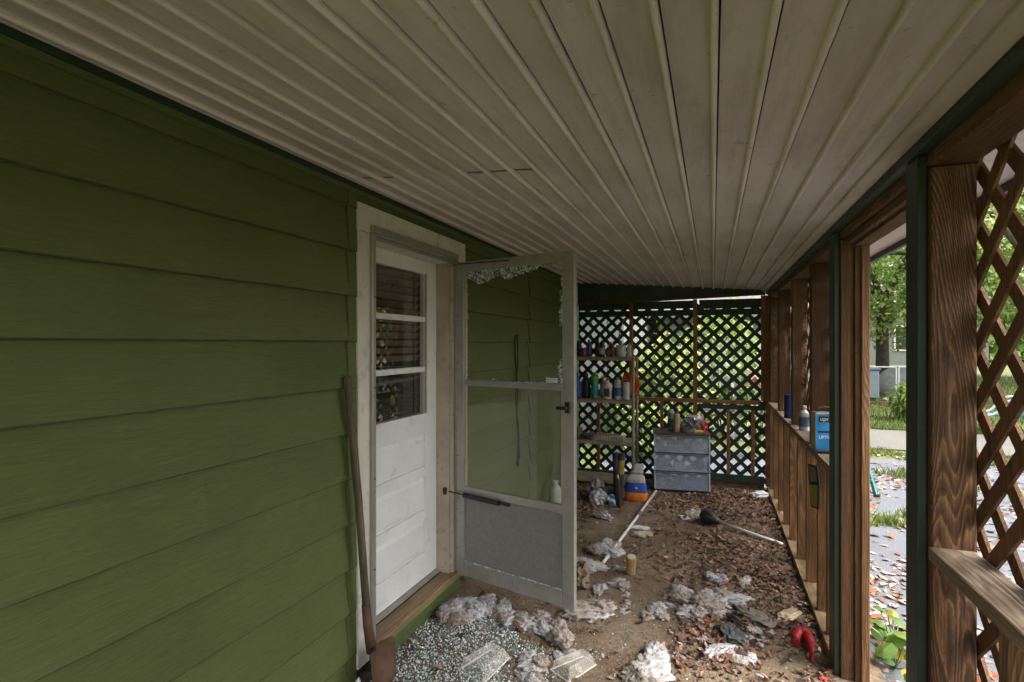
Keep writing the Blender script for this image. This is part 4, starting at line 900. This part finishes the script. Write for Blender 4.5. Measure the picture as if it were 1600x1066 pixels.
# ---- grass
gr = MB()
def blade(x, y, z, h, c):
    a = rnd(0, 6.28); dx, dy = math.cos(a)*.012, math.sin(a)*.012; bx, by = rnd(-.5,.5)*h, rnd(-.5,.5)*h
    gr.add([(x-dx,y-dy,z),(x+dx,y+dy,z),(x+bx,y+by,z+h)], [(0,1,2)], c)
GC = [(.11,.18,.03),(.16,.22,.05),(.20,.24,.06),(.07,.12,.02)]
for k in range(15000):
    y = 12.6+15*rnd(0,1)**1.8; x = y*rnd(.16,.56); blade(x, y, lawn_z(x,y)-.01, rnd(.06,.16), random.choice(GC))
for k in range(3800):
    y = rnd(9.45, 10.25); x = rnd(2.2, 6.5)
    if noise.noise((x*1.4, y*2, 4)) > -.05: blade(x, y, -.112, rnd(.03,.09), random.choice(GC))
for cx_, cy_, nn, r in ((1.55,6.05,160,.22),(1.25,5.9,110,.15),(1.9,6.3,90,.2),(2.3,8.3,120,.3),(2.6,8.4,90,.3),(3.4,7.6,120,.6)):
    for k in range(nn): blade(cx_+random.gauss(0,r*.5), cy_+random.gauss(0,r*.35), -.10, rnd(.03,.12), random.choice(GC+[(.3,.3,.06)]))
stuff(tag(gr.build('grass', 'foliage'), 'short green grass on the lawn and in driveway cracks', 'grass')); bpy.data.objects['grass']['kind'] = 'stuff'

# ---- trees and shrubs
GL = [(.15,.26,.06),(.24,.35,.085),(.33,.43,.12),(.44,.49,.17),(.09,.16,.04),(.52,.50,.19)]
def leafy(m, p, s, c, asp=.34):
    d = Vector((rnd(-1,1), rnd(-1,1), rnd(-1.1,.35))).normalized(); w_ = d.cross(Vector((rnd(-.4,.4), rnd(-.4,.4), 1))).normalized()*s*asp; e = d*s
    m.add([p, p+e*.45+w_, p+e+Vector((0,0,-.15*s)), p+e*.45-w_], [(0,1,2,3)], c)
def tree(label, x, y, h, r, trunk_r, nleaf, leafs=.15, low=.28, lean=0, sd_=1, z0=0, group='trees beyond the driveway', forks=4):
    rs = random.Random(sd_); t = thing('tree', label, 'tree', (x, y, z0), 0, group); m = MB(); tips = []
    fz = h*.34; f0 = Vector((lean*.4, 0, fz)); m.tube([(0,0,-.3),(0,0,.0),(lean*.15,0,fz*.5),f0], [trunk_r*1.5,trunk_r*1.15,trunk_r,trunk_r*.9], 9)
    for k in range(forks):
        a = 2*math.pi*k/forks+rs.uniform(-.5,.5); q = f0+Vector((math.cos(a)*r*.55, math.sin(a)*r*.55, h*rs.uniform(.22,.5))); mid = f0.lerp(q, .5)+Vector((0,0,rs.uniform(.0,.4)))
        m.tube([f0, mid, q], [trunk_r*.62, trunk_r*.42, trunk_r*.18], 7); tips += [mid, q]
        for j in range(3):
            b_ = rs.uniform(0, 6.28); q2 = mid.lerp(q, rs.uniform(0,.8))+Vector((math.cos(b_)*r*.5, math.sin(b_)*r*.5, rs.uniform(-.8,.9))); m.tube([mid.lerp(q,.3), q2], [trunk_r*.25, trunk_r*.07], 5); tips.append(q2)
    m.build('trunk', 'bark', t, smooth=True); c = MB(); cl_ = []
    for k in range(95):
        a, b_ = rs.uniform(0, 6.28), math.acos(rs.uniform(-1,1)); rr = rs.uniform(.35,1)**.5
        cl_.append((Vector((lean*.5+r*rr*math.sin(b_)*math.cos(a), r*rr*math.sin(b_)*math.sin(a), h*low+(h*(1-low))*.5*(1+rr*math.cos(b_)))), rs.uniform(.3,.75)*r*.30, rs.choice((0,0,1,1,2,3))))
    for k in range(nleaf):
        p, s, ci = cl_[k % len(cl_)]; q = p+Vector((random.gauss(0,s), random.gauss(0,s), random.gauss(0,s*.55)-abs(random.gauss(0,s*.3))))
        k_ = rnd(.75,1.25); cc = GL[min(5, max(0, ci+random.choice((-1,0,0,1,2))))]; leafy(c, q, leafs*rnd(.7,1.3), tuple(v*k_ for v in cc))
    c.build('crown', 'foliage', t); return t
def gz(x, y): return lawn_z(x, y)
tree('tree with forked dark trunk seen through the open doorway', 4.95, 19.6, 8.0, 3.1, .17, 11000, .145, .17, 0, 3, gz(5,19.6))
tree('slimmer tree left of the forked one in the doorway', 4.2, 18.8, 7.0, 2.3, .10, 5500, .13, .24, -.3, 5, gz(4.2,18.8))
tree('broad tree filling the near lattice on the right', 7.6, 16.8, 8.5, 3.4, .19, 11000, .145, .20, .3, 8, gz(7.6,16.8))
tree('tall tree rising at the back of the lawn', 9.0, 25.0, 11, 4.6, .2, 7000, .32, .14, 0, 12, gz(9,25))
tree('pale green tree behind the lawn on the far right', 13.5, 22.5, 10, 4.4, .2, 6500, .32, .14, 0, 17, gz(13,22))
tree('leafy tree behind the neighbouring white house', -.3, 21.0, 8.5, 3.6, .2, 5500, .30, .15, 0, 21, 0)
def shrub(label, x, y, h, r, n, s, cols, z0=-.1, group=None, asp=.3):
    t = thing('shrub', label, 'shrub', (x, y, z0), 0, group); m = MB()
    for k in range(7):
        a = k*.9; m.tube([(0,0,-.05),(math.cos(a)*r*.5, math.sin(a)*r*.5, h*.7)], [.015,.006], 5)
    m.build('stem', 'bark', t); c = MB()
    for k in range(n):
        a, b_ = rnd(0,6.28), math.acos(rnd(-1,1)); rr = rnd(.3,1)**.5; k_ = rnd(.7,1.25)
        wob = 1+.3*noise.noise((math.cos(a)*2, math.sin(a)*2, b_*2+x)); leafy(c, Vector((r*wob*rr*math.sin(b_)*math.cos(a), r*wob*rr*math.sin(b_)*math.sin(a), h*.52*(1+.95*rr*math.cos(b_)*wob))), s*rnd(.7,1.3), tuple(v*k_ for v in random.choice(cols)), asp)
    c.build('foliage', 'foliage', t); return t
shrub('feathery green bush at the lawn edge in the doorway', 4.02, 13.9, .85, .34, 1500, .15, GL[:4], gz(4.02,13.9), None, .14)
shrub('tall dark green shrub behind the right half of the back lattice', .15, 10.6, 2.5, .8, 1700, .14, GL[:4])
shrub('leafy green shrub beside the neighbouring house', -1.35, 9.1, 1.4, .45, 900, .11, GL[:3])
shrub('bright green shrub behind the back lattice', -.75, 9.4, 1.9, .75, 1800, .12, GL[1:])
shrub('low yellow green shrub below the rail fence', -.95, 8.2, .85, .45, 900, .09, GL[2:])
pf = shrub('pink flowering shrub just outside the back corner', .62, 8.9, 1.35, .30, 500, .08, GL[:3])
fm = MB()
for k in range(160): leafy(fm, Vector((.02+random.gauss(0,.09), -.2+random.gauss(0,.08), 1.22+random.gauss(0,.07))), .06, random.choice(((.62,.36,.32),(.6,.5,.46),(.5,.2,.17))), .5)
fm.build('blossom', 'foliage', pf)
# weeds at the doorway
wd = thing('weed', 'broad-leaved green and yellow weed growing outside the doorway', 'weed', (.90, 3.35, -.10))
sm_ = MB()
for k in range(22):
    a = rnd(0, 6.28); d = rnd(.03, .20); h = rnd(.06, .24); hx, hy = math.cos(a)*d, math.sin(a)*d*1.8
    sm_.tube([(0,0,0),(hx*.5,hy*.5,h*.8),(hx,hy,h)], .003, 4)
    c = random.choice([(.11,.20,.035)]*3+[(.17,.27,.05),(.38,.32,.04),(.08,.15,.04)]); s = rnd(.03,.06); m = MB(); P_ = []
    for j in range(9):
        u = -math.pi+2*math.pi*j/9; rr = s*(1-.32*math.cos(u)) if True else s; P_.append((rr*math.cos(u)*1.1, rr*math.sin(u), -.35*s*abs(math.sin(u))*.6))
    m.add([(0,0,.01)]+P_, [(0, 1+j, 1+(j+1)%9) for j in range(9)], c); o = m.build('leaf_blade', 'foliage', wd); o.location = (hx, hy, h); o.rotation_euler = (rnd(-.5,.5), rnd(-.5,.5), a)
sm_.build('stem', col((.10,.16,.04)), wd)
# ---- step ladder outside
ld = thing('step_ladder', 'teal step ladder standing on the driveway beyond the doorway', 'ladder', (1.21, 7.05, -.10))
for dx in (0, .34):
    MB().tube([(.17-dx*.0+dx, .0, .012),(-.12+dx, .32, 1.35)], .022, 4).build('rail', 'teal', ld); MB().box(.15+dx,.20+dx,-.035,.035,0,.03).build('rubber_foot', 'black', ld)
    MB().tube([(-.35+dx, .75, .012),(-.12+dx, .34, 1.35)], .016, 4).build('brace', 'teal', ld)
for k in range(4): u = (k+.6)/4.6; MB().box(.17-.29*u, .51-.29*u, .32*u-.04, .32*u+.04, 1.35*u-.012, 1.35*u+.012).build('step', 'teal', ld)
# ---- lawn things
zg = gz(4.8, 18)
bn = thing('bin', 'grey wheeled bin with blue lid beside the trees', 'bin', (3.95, 17.0, gz(3.95,17)))
MB().prism([(-.22,-.22,.06),(.22,-.22,.06),(.22,.22,.06),(-.22,.22,.06)], (0,0,.75)).build('body', col((.22,.25,.28)), bn, bevel=.03); MB().box(-.25,.25,-.26,.26,.815,.88).build('lid', col((.10,.17,.30)), bn, bevel=.02)
for x in (-.18,.18): MB().tube([(x-.03,.2,.07),(x+.03,.2,.07)], .07, 12).build('wheel', 'black', bn)
for i, (x, lab) in enumerate(((4.42, 'white pipe frame standing nearest the bin'), (5.02, 'white pipe frame in front of the grey boulder'))):
    fr_ = thing('goal_frame', lab, 'frame', (x, 17.2, gz(x,17.2)), 0, 'white pipe frames'); pth = [(-.30,0,0),(-.30,0,.88),(.24,0,.88),(.24,0,0)]
    for a, b_ in zip(pth[:-1], pth[1:]): MB().tube([a, b_], .018, 8).build('pipe', col((.72,.72,.70)), fr_)
lump('boulder', 'large rounded grey boulder behind the white frames', 'boulder', 'rock', (5.15,18.3,gz(5,18)-.05), .62, 81, 0, (1.25,.8,1), .8, .15, 1.5, None, True)
for k in range(5): lump('stone', 'small white stone in the row at the foot of the tree', 'stone', col((.6,.6,.58)), (4.35+.17*k,16.9,gz(4.5,16.9)-.02), .085, 90+k, k, (1,1,1), .7, .2, 1.5, 'white edging stones')
for k in range(14):
    o = MB().box(-.11,.11,-.05,.05,-.03,.065).build('brick', 'brick', bevel=.006); o.location = (3.7+.235*k, 16.3+.02*math.sin(k), gz(3.7+.235*k,16.3)); o.rotation_euler = (0,0,rnd(-.08,.08)); tag(o, 'red edging brick in the row along the lawn bed', 'brick', 'bricks edging the lawn bed')
ch_ = thing('garden_lounger', 'teal slatted garden lounger with white tubular arms across the road', 'lounger', (5.25, 12.95, -.08), R(-15))
for k in range(9): MB().box(-.8+.13*k,-.69+.13*k,-.3,.3,.33,.36).build('slat', 'teal', ch_)
for k in range(5): MB().prism([(.40+.06*k,-.3,.36+.12*k),(.45+.06*k,-.3,.46+.12*k),(.43+.06*k,-.3,.47+.12*k),(.38+.06*k,-.3,.37+.12*k)], (0,.6,0)).build('back_slat', 'teal', ch_)
for s in (-1,1): MB().tube(smooth_path([(-.8,.33*s,0),(-.8,.33*s,.3),(-.2,.33*s,.36),(.0,.36*s,.62),(.35,.36*s,.66),(.5,.33*s,.4),(.5,.33*s,0)]), .022, 7).build('arm', col((.7,.7,.68)), ch_, smooth=True)

# ---- neighbouring buildings
nh = thing('white_house', 'neighbouring white house with upright board siding behind the back lattice', 'house', (-5, 12, -.1))
MB().box(-4.5,3.45,-2.0,4,0,3.1).build('wall', 'white_house', nh)
for k in range(18): MB().box(-1.95+.3*k,-1.665+.3*k,-2.024,-2.001,.05,3.05).build('siding_panel', 'white_house', nh, bevel=.004)
MB().box(-4.7,3.6,-2.035,-2.0,-.0,.045).build('foundation', 'rock', nh)
rfm = MB().prism([(-4.9,-2.5,3.0),(-4.9,1,4.9),(-4.9,4.5,3.0)], (8.7,0,0)).build('roof', 'roof_far', nh); MB().box(-4.9,3.8,-2.53,-2.501,2.92,3.1).build('gutter', 'white_house', rfm)
wn = MB().box(.9,1.8,-2.05,-2.0245,1.0,2.2).build('window', 'casing', nh); MB().box(.98,1.36,-2.056,-2.0505,1.08,2.12).build('window_pane', 'black', wn); MB().box(1.4,1.72,-2.056,-2.0505,1.08,2.12).build('window_pane', 'black', wn)
ga = thing('garage', 'small white garage with wide eave seen through the back lattice', 'garage', (.4, 15, -.1))
MB().box(-1.6,1.7,-1.0,3,0,2.5).build('wall', 'white_house', ga); MB().box(-1.0,1.1,-1.03,-1.001,.02,2.05).build('garage_door', col((.5,.5,.47)), ga)
for k in range(4): MB().box(-.95,1.05,-1.045,-1.0305,.06+.5*k,.50+.5*k).build('door_panel', col((.56,.56,.53)), ga, bevel=.006)
gr_ = MB().prism([(-1.9,-1.4,2.45),(-1.9,1,3.5),(-1.9,3.4,2.45)], (3.9,0,0)).build('roof', 'roof_far', ga); MB().box(-1.9,2.0,-1.43,-1.401,2.36,2.52).build('fascia', 'white_house', gr_)
wf = thing('rail_fence', 'white two-rail fence crossing behind the back lattice', 'fence', (-.9, 9.9, -.1))
for z in (.55, 1.05): MB().box(0,1.9,-.02,.02,z,z+.09).build('rail', 'white_house', wf)
for k in range(4): MB().box(.02+.61*k,.10+.61*k,-.045,-.0205,0,1.2).build('post', 'white_house', wf)
bd = thing('white_building', 'white building glimpsed between the tree trunks', 'house', (9.5, 40, .1))
MB().box(-5,6,0,8,0,4.2).build('wall', 'white_house', bd); MB().prism([(-5.5,-.5,4.1),(-5.5,4,6.6),(-5.5,8.5,4.1)], (12,0,0)).build('roof', 'roof_far', bd)
for k in range(4):
    wn = MB().box(-4+2.6*k,-2.9+2.6*k,-.05,-.001,1.1,2.7).build('window', 'casing', bd); MB().box(-3.9+2.6*k,-3.0+2.6*k,-.06,-.0505,1.2,2.6).build('window_pane', 'black', wn)
# far hedge closes the horizon
hm = MB()
for k in range(16000):
    x = rnd(-30, 45); y = 46+rnd(0,5)
    leafy(hm, Vector((x, y, .2+rnd(0,1)**1.3*(3.6+1.6*noise.noise((x*.15,0,3))))), .8*rnd(.6,1.2), random.choice(GL), .4)
stuff(tag(hm.build('distant_woods', 'foliage'), 'far wood closing the view behind the lawn', 'woods')); bpy.data.objects['distant_woods']['kind'] = 'stuff'
